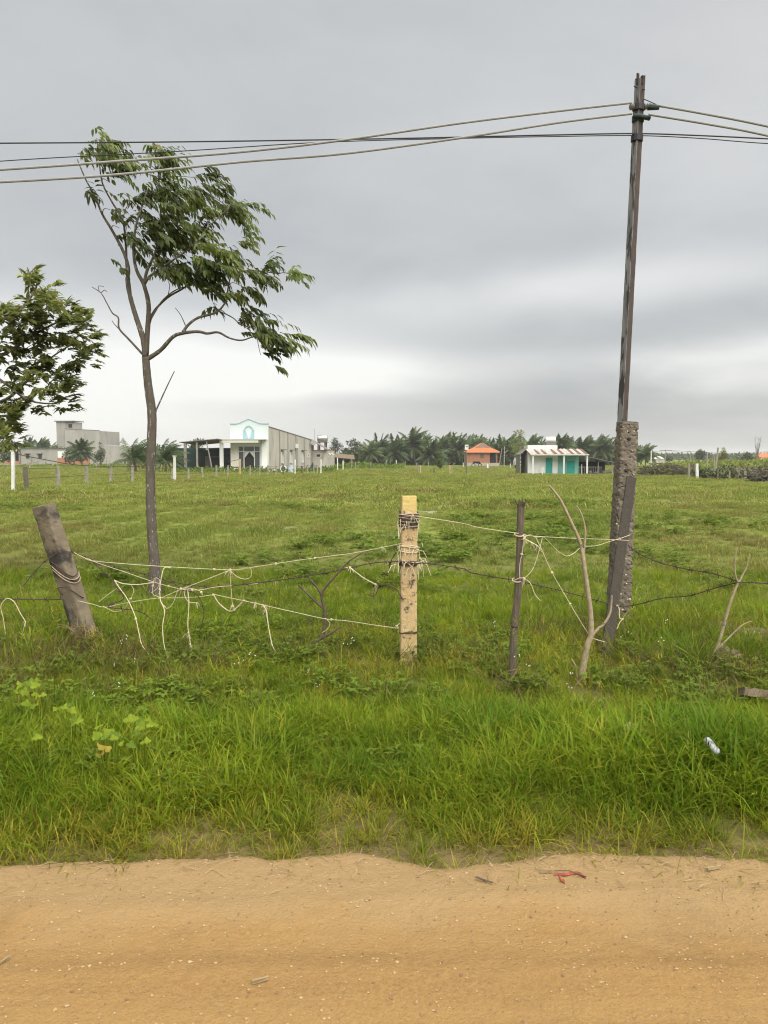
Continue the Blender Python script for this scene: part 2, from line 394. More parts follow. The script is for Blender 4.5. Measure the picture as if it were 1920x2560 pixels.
M['white_wall'] = pmat('white_wash', (.66, .67, .645), (.59, .60, .575), 1.2, .9, .1, 20, (.48, .49, .46), (.60, .74), 1.5, (1, 1, .4))
M['cream_wall'] = pmat('cream_wall', (.60, .57, .50), (.55, .52, .45), 2, .9)
M['grey_render'] = pmat('bare_cement_render', (.42, .39, .35), (.34, .318, .285), .9, .95, .15, 15, (.18, .168, .15), (.56, .74), 1.6, (1, 1, .22))
M['grey_dark'] = pmat('dark_cement', (.155, .145, .13), (.12, .11, .10), 2, .95)
M['grey_block'] = pmat('stained_cement_block', (.30, .29, .265), (.25, .24, .22), .5, .95, 0, 15, (.14, .135, .12), (.58, .74), .6, (1, 1, .35))
M['pier'] = pmat('stained_pier', (.25, .235, .21), (.19, .178, .16), 2, .95)
M['blue_paint'] = pmat('sky_blue_paint', (.29, .45, .49), (.25, .40, .44), 4)
M['pale_blue'] = pmat('pale_blue_wash', (.54, .59, .59), (.50, .55, .55), 3)
M['white_paint'] = pmat('white_paint', (.60, .60, .575), (.53, .53, .50), 5, .7)
M['glass'] = pmat('dark_window_glass', (.05, .06, .065), rough=.15, spec=.5)
M['dark'] = pmat('dark_interior', (.022, .022, .022))
M['curtain'] = pmat('white_curtain', (.6, .6, .58))
M['net'] = pmat('green_shade_net', (.018, .045, .040), (.012, .03, .028), 2)
M['net_light'] = pmat('light_green_net', (.04, .17, .12), (.03, .12, .09), 2)
M['tin'] = pmat('old_tin_roof', (.22, .20, .18), (.15, .13, .12), 3, .6, metal=.2)
M['stainless'] = pmat('stainless_tank', (.62, .60, .55), rough=.25, metal=.9)
M['teal'] = pmat('teal_door', (.02, .27, .225), (.018, .24, .20), 4, .55)
M['mint'] = pmat('mint_wall', (.17, .38, .32), (.15, .34, .28), 3, .8)
M['rust_sheet'] = pmat('rusted_sheet', (.17, .115, .09), (.12, .075, .06), 8, .85)
M['pale_sheet'] = pmat('pale_roof_sheet', (.47, .43, .385), (.33, .28, .24), 5, .7)
M['brick'] = pmat('brick', (.36, .165, .10), (.30, .13, .08), 5, .9)
M['mortar'] = pmat('mortar', (.32, .24, .18))
M['orange_roof'] = pmat('orange_tile', (.55, .135, .045), (.48, .11, .04), 3, .7)
M['roof_trim'] = pmat('pink_ridge_tile', (.52, .22, .14))
M['stone_base'] = pmat('stone_base', (.38, .34, .28), (.27, .24, .20), 6)
M['plank_grey'] = pmat('grey_plank', (.24, .23, .21), (.17, .16, .15), 9, .9, stretch=(6, 6, .6))
M['post_grey'] = pmat('grey_fence_post', (.29, .265, .215), (.19, .17, .14), 6, .95)
M['post_dark'] = pmat('dark_fence_post', (.095, .08, .065), (.13, .11, .09), 6, .95)
M['red_plastic'] = pmat('red_plastic', (.30, .065, .038), (.20, .045, .03), 30, .5)
M['plastic_white'] = pmat('white_plastic', (.38, .40, .43), rough=.4)
M['black'] = pmat('black_rubber', (.012, .012, .012))
M['rubble'] = pmat('brick_rubble', (.17, .13, .09), (.11, .085, .06), 14, .95, .8, 40, (.30, .12, .07), (.60, .66), 9)
M['rock'] = pmat('tan_stone', (.42, .34, .22), (.32, .25, .16), 20, .95, .5, 60)
M['pebble'] = pmat('pebble', (.50, .36, .20), (.62, .52, .38), 3, .9)
M['straw'] = pmat('dry_straw', (.33, .25, .13), (.22, .16, .085), 9, .9)
M['brush'] = pmat('dry_brush', (.10, .088, .062), (.065, .06, .042), 1, .95)
M['hills'] = pmat('wooded_hill', (.045, .07, .05), (.06, .08, .055), .02)

def lump(c, r, seed, n=10, flat=.7, sub=2):
    rs = random.Random(seed); import bmesh
    bm = bmesh.new(); bmesh.ops.create_icosphere(bm, subdivisions=sub, radius=1)
    mb = MB(); o = [rs.random() * 50 for _ in range(3)]
    from mathutils import noise as mn
    vs = []
    for v in bm.verts:
        k = 1 + .45 * mn.noise(v.co * 1.6 + Vector(o)) + .18 * mn.noise(v.co * 4 + Vector(o)); q = v.co * k; vs.append((c[0] + q.x * r[0], c[1] + q.y * r[1], c[2] + q.z * r[2]))
    mb.add(vs, [tuple(v.index for v in f.verts) for f in bm.faces]); bm.free(); return mb

# ================================================================== THE LAND
def grid_mesh(name, xs_rows, ys, zfun, mat, smooth=True):
    """xs_rows: function row y -> x array"""
    X = np.array([xs_rows(y) for y in ys]); Yg = np.repeat(np.array(ys)[:, None], X.shape[1], 1)
    Z = zfun(X, Yg); nr, nc = X.shape
    vs = np.stack([X, Yg, Z], -1).reshape(-1, 3)
    idx = np.arange(nr * nc).reshape(nr, nc)
    fs = np.stack([idx[:-1, :-1], idx[:-1, 1:], idx[1:, 1:], idx[1:, :-1]], -1).reshape(-1, 4)
    me = bpy.data.meshes.new(name); me.from_pydata(vs.tolist(), [], fs.tolist()); me.materials.append(mat)
    if smooth: me.polygons.foreach_set('use_smooth', [True] * len(me.polygons))
    o = bpy.data.objects.new(name, me); COL.objects.link(o); return o
ys = [-400, -120, -40, -12, -5, 0, 1.5, 2.4] + list(np.arange(2.6, 8, .12)) + list(np.geomspace(8, 180, 130)) + list(np.geomspace(200, 3000, 22))
sx_ = np.sign(np.linspace(-1, 1, 181)) * np.abs(np.linspace(-1, 1, 181)) ** 1.7
field = grid_mesh('field', lambda y: sx_ * (60 if y < 8 else 60 + (y - 8) * 1.6) if y > -1 else sx_ * 500, ys, gz, M['field'])
tag(field, None, kind='structure')

def road_edge(x): return 2.82 + .34 * (fbm(np.asarray(x) * .9, np.zeros_like(x), 31) - .5) + .10 * (fbm(np.asarray(x) * 5, np.zeros_like(x), 33) - .5)
def road_z(x, y):
    d = .018 * (fbm(x * 1.4, y * 3, 41) - .5) + .010 * (fbm(x * 7, y * 7, 43) - .5) + .007 * (fbm(x * 26, y * 26, 45, 3) - .5)
    d = d + .010 * np.exp(-((y - 2.63 - .04 * np.sin(x * 1.3)) / .05) ** 2) * (.4 + fbm(x * 3, y * 3, 47)) - .016 * np.exp(-((y - 2.42 - .03 * np.sin(x * .9)) / .11) ** 2) + .010 * np.exp(-((y - 2.22 - .03 * np.sin(x * .7 + 1)) / .06) ** 2) * (.3 + fbm(x * 4, y * 4, 48)) - .012 * np.exp(-((y - 2.02) / .12) ** 2)
    e = road_edge(x)
    return np.maximum(gz(x, y), 0) * 1.0 + .030 + d - .06 * sstep(y, e, e + .18)
rx = np.concatenate([-np.geomspace(3.05, 250, 26)[::-1], np.arange(-3, 3.001, .022), np.geomspace(3.05, 250, 26)])
ry = [-6, -5, -3, -1, 0, .8, 1.3] + list(np.arange(1.5, 3.42, .016))
road = grid_mesh('dirt_road', lambda y: rx, ry, road_z, M['sand']); tag(road, None, kind='structure')

hx = np.linspace(-1, 1, 160)
def hill_z(X, Y):
    t = (Y - 1500) / 500
    return -3 + sstep(t, 0, 1) * (5 + 16 * fbm(X / 420, Y * 0 + 2, 51, 5) * (.6 + .4 * sstep(X, 200, 900)))
hills = grid_mesh('hills', lambda y: hx * 2600, [1500, 1600, 1700, 1800, 1900, 2000, 2400], hill_z, M['hills']); tag(hills, None, kind='structure')

# pale bare sand showing through the pasture
def sand_patch(xF, yF, rx_, ry_, label):
    p = base_pt(xF, yF); mb = MB(); n = 22; vs = [(p.x, p.y, G(p.x, p.y) + .010)]
    for k in range(n):
        a = 2 * math.pi * k / n; r = .25 + .95 * random.random(); x = p.x + math.cos(a) * rx_ * r; y = p.y + math.sin(a) * ry_ * r
        vs.append((x, y, G(x, y) + .006))
    mb.add(vs, [(0, 1 + k, 1 + (k + 1) % n) for k in range(n)])
    o = mb.build('sand_patch', M['patch']); return tag(o, label, kind='structure')
M['patch'] = pmat('pale_bare_sand', (.30, .27, .215), (.17, .16, .10), 5, .9, .3, 30)
PATCH = []
for xF, yF, a, b, lab in [(1075, 1278, .55, .8, 'pale bare sand patch beyond the ochre post'), (985, 1345, .45, .35, 'pale bare sand just left of the ochre post'),
                          (1135, 1240, .5, 1.0, 'pale sand patch far up the pasture'), (1690, 1256, .7, .6, 'small pale patch right of the utility pole'), (722, 1322, .25, .25, 'small grey bare patch in left pasture')]:
    sand_patch(xF, yF, a, b, lab); p = base_pt(xF, yF); PATCH.append((p.x, p.y, a, b))

# ================================================================== BUILDINGS
def window(parent, me_frame, me_pane, loc, rz=0, name='window'):
    w = inst(name, me_frame, parent, loc, (0, 0, rz)); inst('pane', me_pane, w); return w
def frame_mesh(w, h, t=.07, d=.08, bars=0, mat=None):
    mb = MB()
    mb.span((-w/2, -d, 0), (-w/2 + t, 0, h)); mb.span((w/2 - t, -d, 0), (w/2, 0, h)); mb.span((-w/2 + t, -d, h - t), (w/2 - t, 0, h)); mb.span((-w/2 + t, -d, 0), (w/2 - t, 0, t))
    for k in range(bars):
        x = -w/2 + (k + 1) * w / (bars + 1); mb.span((x - t * .4, -d * .9, t), (x + t * .4, 0, h - t))
    return mb.mesh('window', mat or M['white_paint'])
def pane_mesh(w, h, mat=None):
    return MB().span((-w/2 + .04, -.03, .04), (w/2 - .04, -.01, h - .04)).mesh('pane', mat or M['glass'])

def white_house():
    Y0 = 96.5; p = P(671, 1140, Y0); zb = G(p.x, p.y) - .05
    rz = -math.atan(.141)
    t = thing('tube_house', 'long house with white gabled front, blue arched niche and bare grey side wall', 'house', (p.x, p.y, zb), rz)
    W = 4.9; L = 24.6; zf = 5.95; zbk = 4.35
    # side walls and back, local x runs left from the corner, y runs back
    mb = MB(); mb.add([(0, .25, 0), (0, L, 0), (0, L, zbk), (0, .25, zf - .35), (-.2, .25, 0), (-.2, L, 0), (-.2, L, zbk), (-.2, .25, zf - .35)], [(0,1,2,3),(7,6,5,4),(3,2,6,7),(0,3,7,4),(1,5,6,2)])
    side = mb.build('side_wall', M['grey_render'], t); side['label'] = 'bare grey cement side wall with dark water streaks'
    MB().add([(-W, .25, 0), (-W, L, 0), (-W, L, zbk), (-W, .25, zf - .35), (-W + .2, .25, 0), (-W + .2, L, 0), (-W + .2, L, zbk), (-W + .2, .25, zf - .35)], [(3,2,1,0),(4,5,6,7),(7,6,2,3)]).build('side_wall', M['grey_render'], t)
    MB().span((-W, L, 0), (0, L + .2, zbk)).build('back_wall', M['grey_render'], t)
    MB().add([(.06, .3, zf - .34), (.06, L + .2, zbk + .02), (-W - .06, L + .2, zbk + .02), (-W - .06, .3, zf - .34), (.06, .3, zf - .26), (.06, L + .2, zbk + .10), (-W - .06, L + .2, zbk + .10), (-W - .06, .3, zf - .26)], [(0,3,2,1),(4,5,6,7),(0,1,5,4),(1,2,6,5),(2,3,7,6),(3,0,4,7)]).build('roof', M['tin'], t)
    # piers on the grey side
    for y in (5.0, 9.2, 13.5, 18.4, 23.2):
        h = zf - .35 - (zf - .35 - zbk) * (y - .25) / (L - .25) - .06
        MB().span((.002, y - .14, 0), (.08, y + .14, h)).build('pier', M['pier'], t)
    fm = frame_mesh(.95, 1.55, .13, .1, 2); pm = pane_mesh(.95, 1.55, M['dark'])
    for y in (6.3, 10.9, 17.4):
        w = window(t, fm, pm, (.005, y, 1.02), R(90)); 
        inst('window_hood', MB().span((-.7, -.5, 1.74), (.7, 0, 1.84)).mesh('window_hood', M['grey_dark']), w)
    window(t, frame_mesh(.8, .62, .15, .08), pane_mesh(.8, .62, M['dark']), (.005, 21.0, 1.75), R(90))
    MB().span((.09, 13.0, 3.1), (.4, 13.6, 3.7)).build('meter_box', M['white_paint'], t)
    MB().tube([(.3, 13.4, 0), (.3, 13.4, 4.5)], .045, 6).build('service_pole', M['plank_grey'], t)
    # front: parapet outline with low shoulders and a pitched middle
    W0 = -W
    out = [(W0, 0), (0, 0), (0, zf), (-.75, zf), (-1.2, zf + .08), (-2.48, 6.58), (-3.75, zf + .1), (-4.05, zf), (W0, zf)]
    # wall in pieces round the opening
    front = MB(); front.prism([(W0, 3.25), (0, 3.25), (0, zf), (-.75, zf), (-1.1, zf + .05), (-2.48, 6.55), (-3.75, zf + .08), (-4.05, zf), (W0, zf)], 0, .22)
    front.build('front_gable', M['pale_blue'], t)
    MB().span((W0, 0, 0), (-3.93, .22, 3.248)).build('front_wall', M['cream_wall'], t)
    MB().span((-1.06, 0, 0), (0, .22, 3.248)).build('front_wall', M['white_wall'], t)
    MB().span((-.72, -.06, 2.96), (.02, -.002, 3.6)).build('pilaster_head', M['white_wall'], t)
    MB().span((-.72, -.5, 0), (.02, -.32, 4.0)).build('front_pier', M['white_wall'], t)
    cop = MB()
    for a, b in (((W0 - .06, zf), (-4.05, zf)), ((-4.05, zf), (-3.75, zf + .08)), ((-3.75, zf + .08), (-2.48, 6.55)), ((-2.48, 6.55), (-1.1, zf + .05)), ((-1.1, zf + .05), (-.75, zf)), ((-.75, zf), (.06, zf))):
        cop.add([(a[0], -.07, a[1] + .002), (b[0], -.07, b[1] + .002), (b[0], -.07, b[1] + .1), (a[0], -.07, a[1] + .1), (a[0], .27, a[1] + .002), (b[0], .27, b[1] + .002), (b[0], .27, b[1] + .1), (a[0], .27, a[1] + .1)], [(0,1,2,3),(7,6,5,4),(3,2,6,7),(0,4,5,1),(0,3,7,4),(1,5,6,2)])
    cop.build('coping', M['blue_paint'], t)['label'] = 'pale blue coping along the stepped gable'
    # niche
    arc = [(math.cos(a), math.sin(a)) for a in np.linspace(0, math.pi, 14)]
    cx = -2.48; r = .58
    ring = MB(); o_ = [(cx + r * c, 5.2 + r * s_) for c, s_ in arc]; i_ = [(cx + (r - .13) * c, 5.2 + (r - .13) * s_) for c, s_ in arc]
    o_ = [(cx + r, 4.12)] + o_ + [(cx - r, 4.12)]; i_ = [(cx + r - .13, 4.12)] + i_ + [(cx - r + .13, 4.12)]
    n = len(o_); vs = [(x, -.10, z) for x, z in o_] + [(x, -.10, z) for x, z in i_] + [(x, -.002, z) for x, z in o_] + [(x, -.002, z) for x, z in i_]
    ring.add(vs, [(k, k + 1, n + k + 1, n + k) for k in range(n - 1)] + [(k, 2 * n + k, 2 * n + k + 1, k + 1) for k in range(n - 1)] + [(n + k, n + k + 1, 3 * n + k + 1, 3 * n + k) for k in range(n - 1)])
    niche = ring.build('niche_frame', M['blue_paint'], t)
    for s_ in (-1, 1):
        MB().prism([(cx + s_ * .45, 4.14), (cx + s_ * .45, 5.15), (cx + s_ * .06, 4.14)][::s_], -.06, -.004).build('niche_panel', M['blue_paint'], niche)
        MB().span((cx + s_ * .60, -.13, 4.1), (cx + s_ * .68, -.004, 5.25)).build('niche_shutter', M['blue_paint'], niche)
    MB().span((cx - .72, -.16, 4.04), (cx + .72, -.004, 4.11)).build('niche_sill', M['blue_paint'], niche)
    # canopy
    MB().span((-W - .85, -1.7, 3.62), (-.78, -.1, 4.0)).build('porch_canopy', M['cream_wall'], t)
    MB().span((-W - .95, -1.78, 4.003), (.0, -.002, 4.07)).build('canopy_slab', M['white_wall'], t)
    MB().span((-W - .85, -1.6, 0), (-W - .48, -1.2, 3.618)).build('porch_column', M['white_wall'], t)
    # glazed door
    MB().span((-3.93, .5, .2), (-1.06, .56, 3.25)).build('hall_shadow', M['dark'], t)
    fr = MB()
    for x in (-3.93, -3.22, -1.86, -1.14): fr.span((x, .02, .2), (x + .09, .14, 3.245))
    for z in (2.52, 3.16): fr.span((-3.84, .03, z), (-1.14, .13, z + .08))
    fr.build('door_frame', M['white_paint'], t)
    for a, b, z0, z1 in ((-3.84, -3.22, 2.61, 3.15), (-3.13, -1.86, 2.61, 3.15), (-1.77, -1.14, 2.61, 3.15), (-3.84, -3.22, .25, 2.5), (-1.77, -1.14, .25, 2.5)):
        MB().span((a + .01, .07, z0), (b - .01, .09, z1)).build('pane', M['glass'], t)
    for s_, x in ((1, -3.12), (-1, -1.87)):
        MB().prism([(x, 2.5), (x + s_ * .62, 2.5), (x + s_ * .05, 1.8), (x, 1.72)][::s_], .16, .2).build('curtain', M['curtain'], t)
    MB().span((-W - .9, -1.9, 0), (.05, -.52, .2)).build('plinth', M['white_wall'], t)
    # rear wing with small windows
    MB().span((.02, 23.6, 0), (2.2, 30, 2.85)).build('rear_wing', M['grey_render'], t)
    MB().span((.02, 23.56, 2.853), (2.24, 30.02, 2.93)).build('brick_course', M['brick'], t)
    window(t, frame_mesh(.85, .62, .11, .08), pane_mesh(.85, .62, M['dark']), (1.0, 23.595, 1.75))
    for y in (25.3, 27.4):
        w = inst('window', MB().span((-.35, -.05, 0), (.35, 0, .7)).mesh('window', M['white_paint']), t, (2.205, y, 1.75), (0, 0, R(90)))
        inst('flap', MB().box((0, -.2, .55), (.7, .4, .04), rot=Matrix.Rotation(R(35), 3, 'X')).mesh('flap', M['white_paint']), w)
    MB().add([(.05, 22.5, 4.4), (2.5, 22.5, 2.95), (2.5, 24.5, 2.95), (.05, 24.5, 4.4), (.05, 22.5, 4.48), (2.5, 22.5, 3.03), (2.5, 24.5, 3.03), (.05, 24.5, 4.48)], [(0,3,2,1),(4,5,6,7),(0,1,5,4),(1,2,6,5),(2,3,7,6),(3,0,4,7)]).build('lean_to_roof', M['tin'], t)
    MB().lathe([(.02, 0), (.4, .06), (.42, .1)], (.55, 21.9, 4.0), (.5, -.8, .25), 16).build('satellite_dish', M['plank_grey'], t)
    tw = MB()
    for x in (.5, 1.6):
        for y in (25.5, 26.6): tw.span((x - .1, y - .1, 2.93), (x + .1, y + .1, 4.1))
    tw.span((.3, 25.3, 4.1), (1.9, 26.8, 4.2)); tw.build('tank_stand', M['grey_dark'], t)
    tk = MB().lathe([(.05, -.85), (.48, -.78), (.52, -.7), (.52, .7), (.48, .78), (.05, .85)], (1.1, 26.0, 4.75), (1, .1, 0), 20).build('water_tank', M['stainless'], t, True)
    MB().tube([(-.2, 26, 4.3), (-.2, 26, 6.3)], .03, 5).build('antenna', M['plank_grey'], t)
    # clutter by the side wall
    return t
house = white_house()

def yard_shed():
    p = P(556, 1140, 95.5); t = thing('open_shed', 'open shed with thin posts and dark green netting left of the white gabled house', 'shed', (p.x, p.y, G(p.x, p.y)), -.14)
    MB().add([(-4.9, -1.6, 3.55), (0, -1.6, 3.95), (0, 4.2, 3.7), (-4.9, 4.2, 3.3), (-4.9, -1.6, 3.63), (0, -1.6, 4.03), (0, 4.2, 3.78), (-4.9, 4.2, 3.38)], [(0,3,2,1),(4,5,6,7),(0,1,5,4),(1,2,6,5),(2,3,7,6),(3,0,4,7)]).build('roof_sheet', M['tin'], t)
    for x, w in ((-4.25, .30), (-2.75, .2)): MB().beam((x, -1.3, -.1), (x, -1.3, 3.6), w, w, segs=6, jit=.02).build('post', M['post_grey'], t)
    MB().tube([(-.75, -1.5, 0), (-1.05, -1.45, 1.6), (-1.5, -1.4, 3.7)], [.09, .08, .07], 6).build('leaning_prop', M['plank_grey'], t)
    MB().span((-7.2, 4.3, 0), (-.1, 4.36, 2.95)).build('shade_net', M['net'], t)
    MB().span((-7.2, 1.6, 0), (-7.14, 4.29, 2.95)).build('shade_net', M['net'], t)
    MB().add([(-3.9, .6, 3.0), (-1.9, 1.0, 2.75), (-1.2, 3.6, 3.0), (-4.2, 3.6, 2.9), (-3, 2, 2.6)], [(0, 1, 4), (1, 2, 4), (2, 3, 4), (3, 0, 4)]).build('net_canopy', M['net_light'], t)
    MB().span((-3.2, 2.5, 0), (-2.5, 3.2, 1.9)).span((-2.5, 2.6, 1.75), (-1.2, 2.65, 1.85)).build('frame_rack', M['post_dark'], t)
    MB().lathe([(.02, -.12), (.16, -.1), (.2, 0), (.16, .1), (.02, .12)], (-1.75, -.5, 2.75), (0, 0, 1), 10).build('hanging_lamp', M['white_paint'], t)
    MB().span((-6.5, 3.2, 0), (-5.4, 4.0, .5)).build('net_pile', M['net_light'], t)
    return t
yard_shed()

def bird_house():
    p = P(143, 1140, 220); t = thing('concrete_tower_house', 'tall windowless grey concrete house with a flat-roofed tower', 'building', (p.x, p.y, -.6), -.12)
    k = 220 / 1930
    tw = MB(); tw.span((0, 0, 0), (2.8, 5, 11.9)); tw.build('tower', M['grey_block'], t)
    MB().span((2.8, .3, 9.2), (5.1, 5, 11.7)).build('tower_side', M['grey_block'], t)
    MB().span((-.4, -.4, 11.905), (5.5, 5.3, 12.15)).build('roof_slab', M['grey_dark'], t)
    MB().span((3.5, .25, 10.2), (4.6, .298, 11.2)).build('opening', M['dark'], t)
    MB().add([(2.8, -.5, 0), (12, 1.5, 0), (12, 1.5, 9.3), (2.8, -.5, 9.75), (2.8, 14, 0), (12, 14, 0), (12, 14, 9.3), (2.8, 14, 9.75)], [(0,1,2,3),(1,5,6,2),(3,2,6,7),(4,0,3,7),(5,4,7,6)]).build('main_block', M['grey_block'], t)
    MB().add([(2.78, -.54, 9.76), (12.06, 1.46, 9.31), (12.06, 1.8, 9.31), (2.78, -.2, 9.76), (2.78, -.54, 9.95), (12.06, 1.46, 9.5), (12.06, 1.8, 9.5), (2.78, -.2, 9.95)], [(0,3,2,1),(4,5,6,7),(0,1,5,4),(1,2,6,5),(2,3,7,6),(3,0,4,7)]).build('parapet', M['grey_dark'], t)
    MB().add([(12.01, 2, 0), (18.2, 3, 0), (18.2, 3, 4.9), (12.01, 2, 5.4), (12.01, 9, 0), (18.2, 9, 0), (18.2, 9, 4.9), (12.01, 9, 5.4)], [(0,1,2,3),(1,5,6,2),(3,2,6,7)]).build('side_wing', M['grey_block'], t)
bird_house()

def low_house():
    Y = 196; k = Y / FPX; p = P(52, 1140, Y); t = thing('low_grey_house', 'long low grey cement house with two small hooded windows', 'house', (p.x, p.y, -.58), -.05)
    MB().span((0, 0, 0), (11.6, 5, 4.1)).build('wall', M['grey_block'], t)
    MB().span((-.2, -.3, 4.105), (11.8, 5.2, 4.25)).build('roof', M['grey_dark'], t)
    for x in (1.8, 5.0):
        w = inst('window', MB().span((-.45, -.05, 0), (.45, -.002, 1.1)).mesh('window', M['dark']), t, (x, 0, 1.55))
        inst('window_hood', MB().span((-.75, -.4, 1.2), (.75, -.002, 1.32)).mesh('window_hood', M['grey_dark']), w)
    MB().span((9.6, -.06, 1.3), (11.2, -.003, 3.4)).build('white_panel', M['white_wall'], t)
    MB().span((10.6, -.1, 1.35), (10.9, -.062, 2.2)).build('slot_window', M['dark'], t)
    o = MB(); o.span((-3.4, -.4, 0), (-3.15, .1, 3.6)); o.span((-.35, -.4, 0), (-.06, .1, 3.6)); o.span((-3.4, -.5, 3.6), (-.06, 4, 3.75)); o.build('porch_frame', M['plank_grey'], t)
    MB().span((-3.1, 2.5, 0), (-.4, 2.6, 3.55)).build('porch_shadow', M['dark'], t)
    MB().span((-3.9, -.7, 0), (-.1, -.45, .9)).build('porch_parapet', M['brick'], t)
low_house()
def brick_wall():
    Y = 188; p = P(143, 1140, Y); t = thing('brick_yard_wall', 'low red brick wall in front of the long low grey house', 'wall', (p.x, p.y, -.58), -.03)
    MB().span((0, 0, 0), (7.9, .2, 1.75)).build('wall', M['brick'], t)
    MB().span((7.6, -.05, 0), (7.92, -.003, 2.4)).build('end_pier', M['brick'], t)
    MB().span((6.5, -.05, 1.753), (7.5, .22, 2.3)).build('raised_course', M['brick'], t)
brick_wall()

def brick_house():
    Y = 162; p = P(1167.7, 1140, Y); t = thing('brick_house', 'small red brick house with bright orange tiled hip roof', 'house', (p.x, p.y, -.59), 0)
    MB().span((0, 0, 0), (4.8, 6, .78)).build('stone_base', M['stone_base'], t)
    MB().span((0.01, .02, .78), (4.79, 5.98, 3.05)).build('wall', M['mortar'], t)
    # brick courses of the front wall
    mb = MB(); bl, bh = .42, .16
    for r_ in range(14):
        x = .012 - (bl / 2 if r_ % 2 else 0)
        while x < 4.78:
            a = max(x, .012); b = min(x + bl - .02, 4.785)
            if b - a > .04 and not (2.75 < (a + b) / 2 < 3.55 and 1.75 < .8 + r_ * bh + .08 < 2.6): mb.span((a, -.012, .79 + r_ * bh), (b, .019, .79 + r_ * bh + bh - .015))
            x += bl
    br = mb.build('brick_course', M['brick'], t); br['kind'] = 'stuff'
    w = MB().span((2.75, -.03, 1.72), (3.5, .015, 2.55)).build('window', pmat('wooden_shutter', (.13, .10, .06)), t)
    for x in (2.98, 3.2): MB().span((x, -.045, 1.74), (x + .03, -.032, 2.53)).build('bar', M['dark_wood'], w)
    # dutch gable roof
    e = 3.05; x0, x1 = -.28, 6.72; ax = 3.27
    y0, y1 = -.55, 6.5
    vs = [(x0, y0, e), (x1, y0, e), (x1, y1, e), (x0, y1, e), (1.75, .55, 3.95), (4.85, .55, 3.95), (4.85, 5.4, 3.95), (1.75, 5.4, 3.95), (ax, .55, 4.88), (ax, 5.4, 4.88)]
    MB().add(vs, [(0, 1, 5, 4), (1, 2, 6, 5), (2, 3, 7, 6), (3, 0, 4, 7), (5, 6, 9, 8), (7, 4, 8, 9), (0, 3, 2, 1)]).build('roof', M['orange_roof'], t)
    MB().add([(1.85, .50, 3.96), (4.75, .50, 3.96), (ax, .50, 4.84), (1.85, .549, 3.96), (4.75, .549, 3.96), (ax, .549, 4.84)], [(0, 1, 2), (0, 2, 5, 3), (1, 4, 5, 2), (0, 3, 4, 1)]).build('gable_vent', M['plank_grey'], t)
    rt = MB()
    for a, b in (((x0, y0, e), (1.75, .55, 3.95)), ((1.75, .5, 3.95), (ax, .5, 4.9)), ((ax, .5, 4.9), (4.85, .5, 3.95)), ((4.85, .55, 3.95), (x1, y0, e)), ((ax, .5, 4.9), (ax, 5.4, 4.9))): rt.tube([a, b], .07, 5)
    rt.build('ridge_tiles', M['roof_trim'], t)
    MB().span((x0, y0 - .02, e - .16), (x1, y0 + .1, e - .002)).build('eaves_board', M['roof_trim'], t)
    MB().span((4.8, 0.05, 0), (6.7, 6, .7)).build('porch_base', M['stone_base'], t)
    MB().span((6.15, .15, .7), (6.35, .35, 2.9)).build('porch_post', M['brick'], t)
    MB().span((4.85, 4.8, .7), (6.6, 4.9, 2.9)).build('porch_back', M['dark'], t)
    MB().span((4.8, .4, .72), (4.86, 4.7, 2.9)).build('porch_door', M['dark'], t)
brick_house()

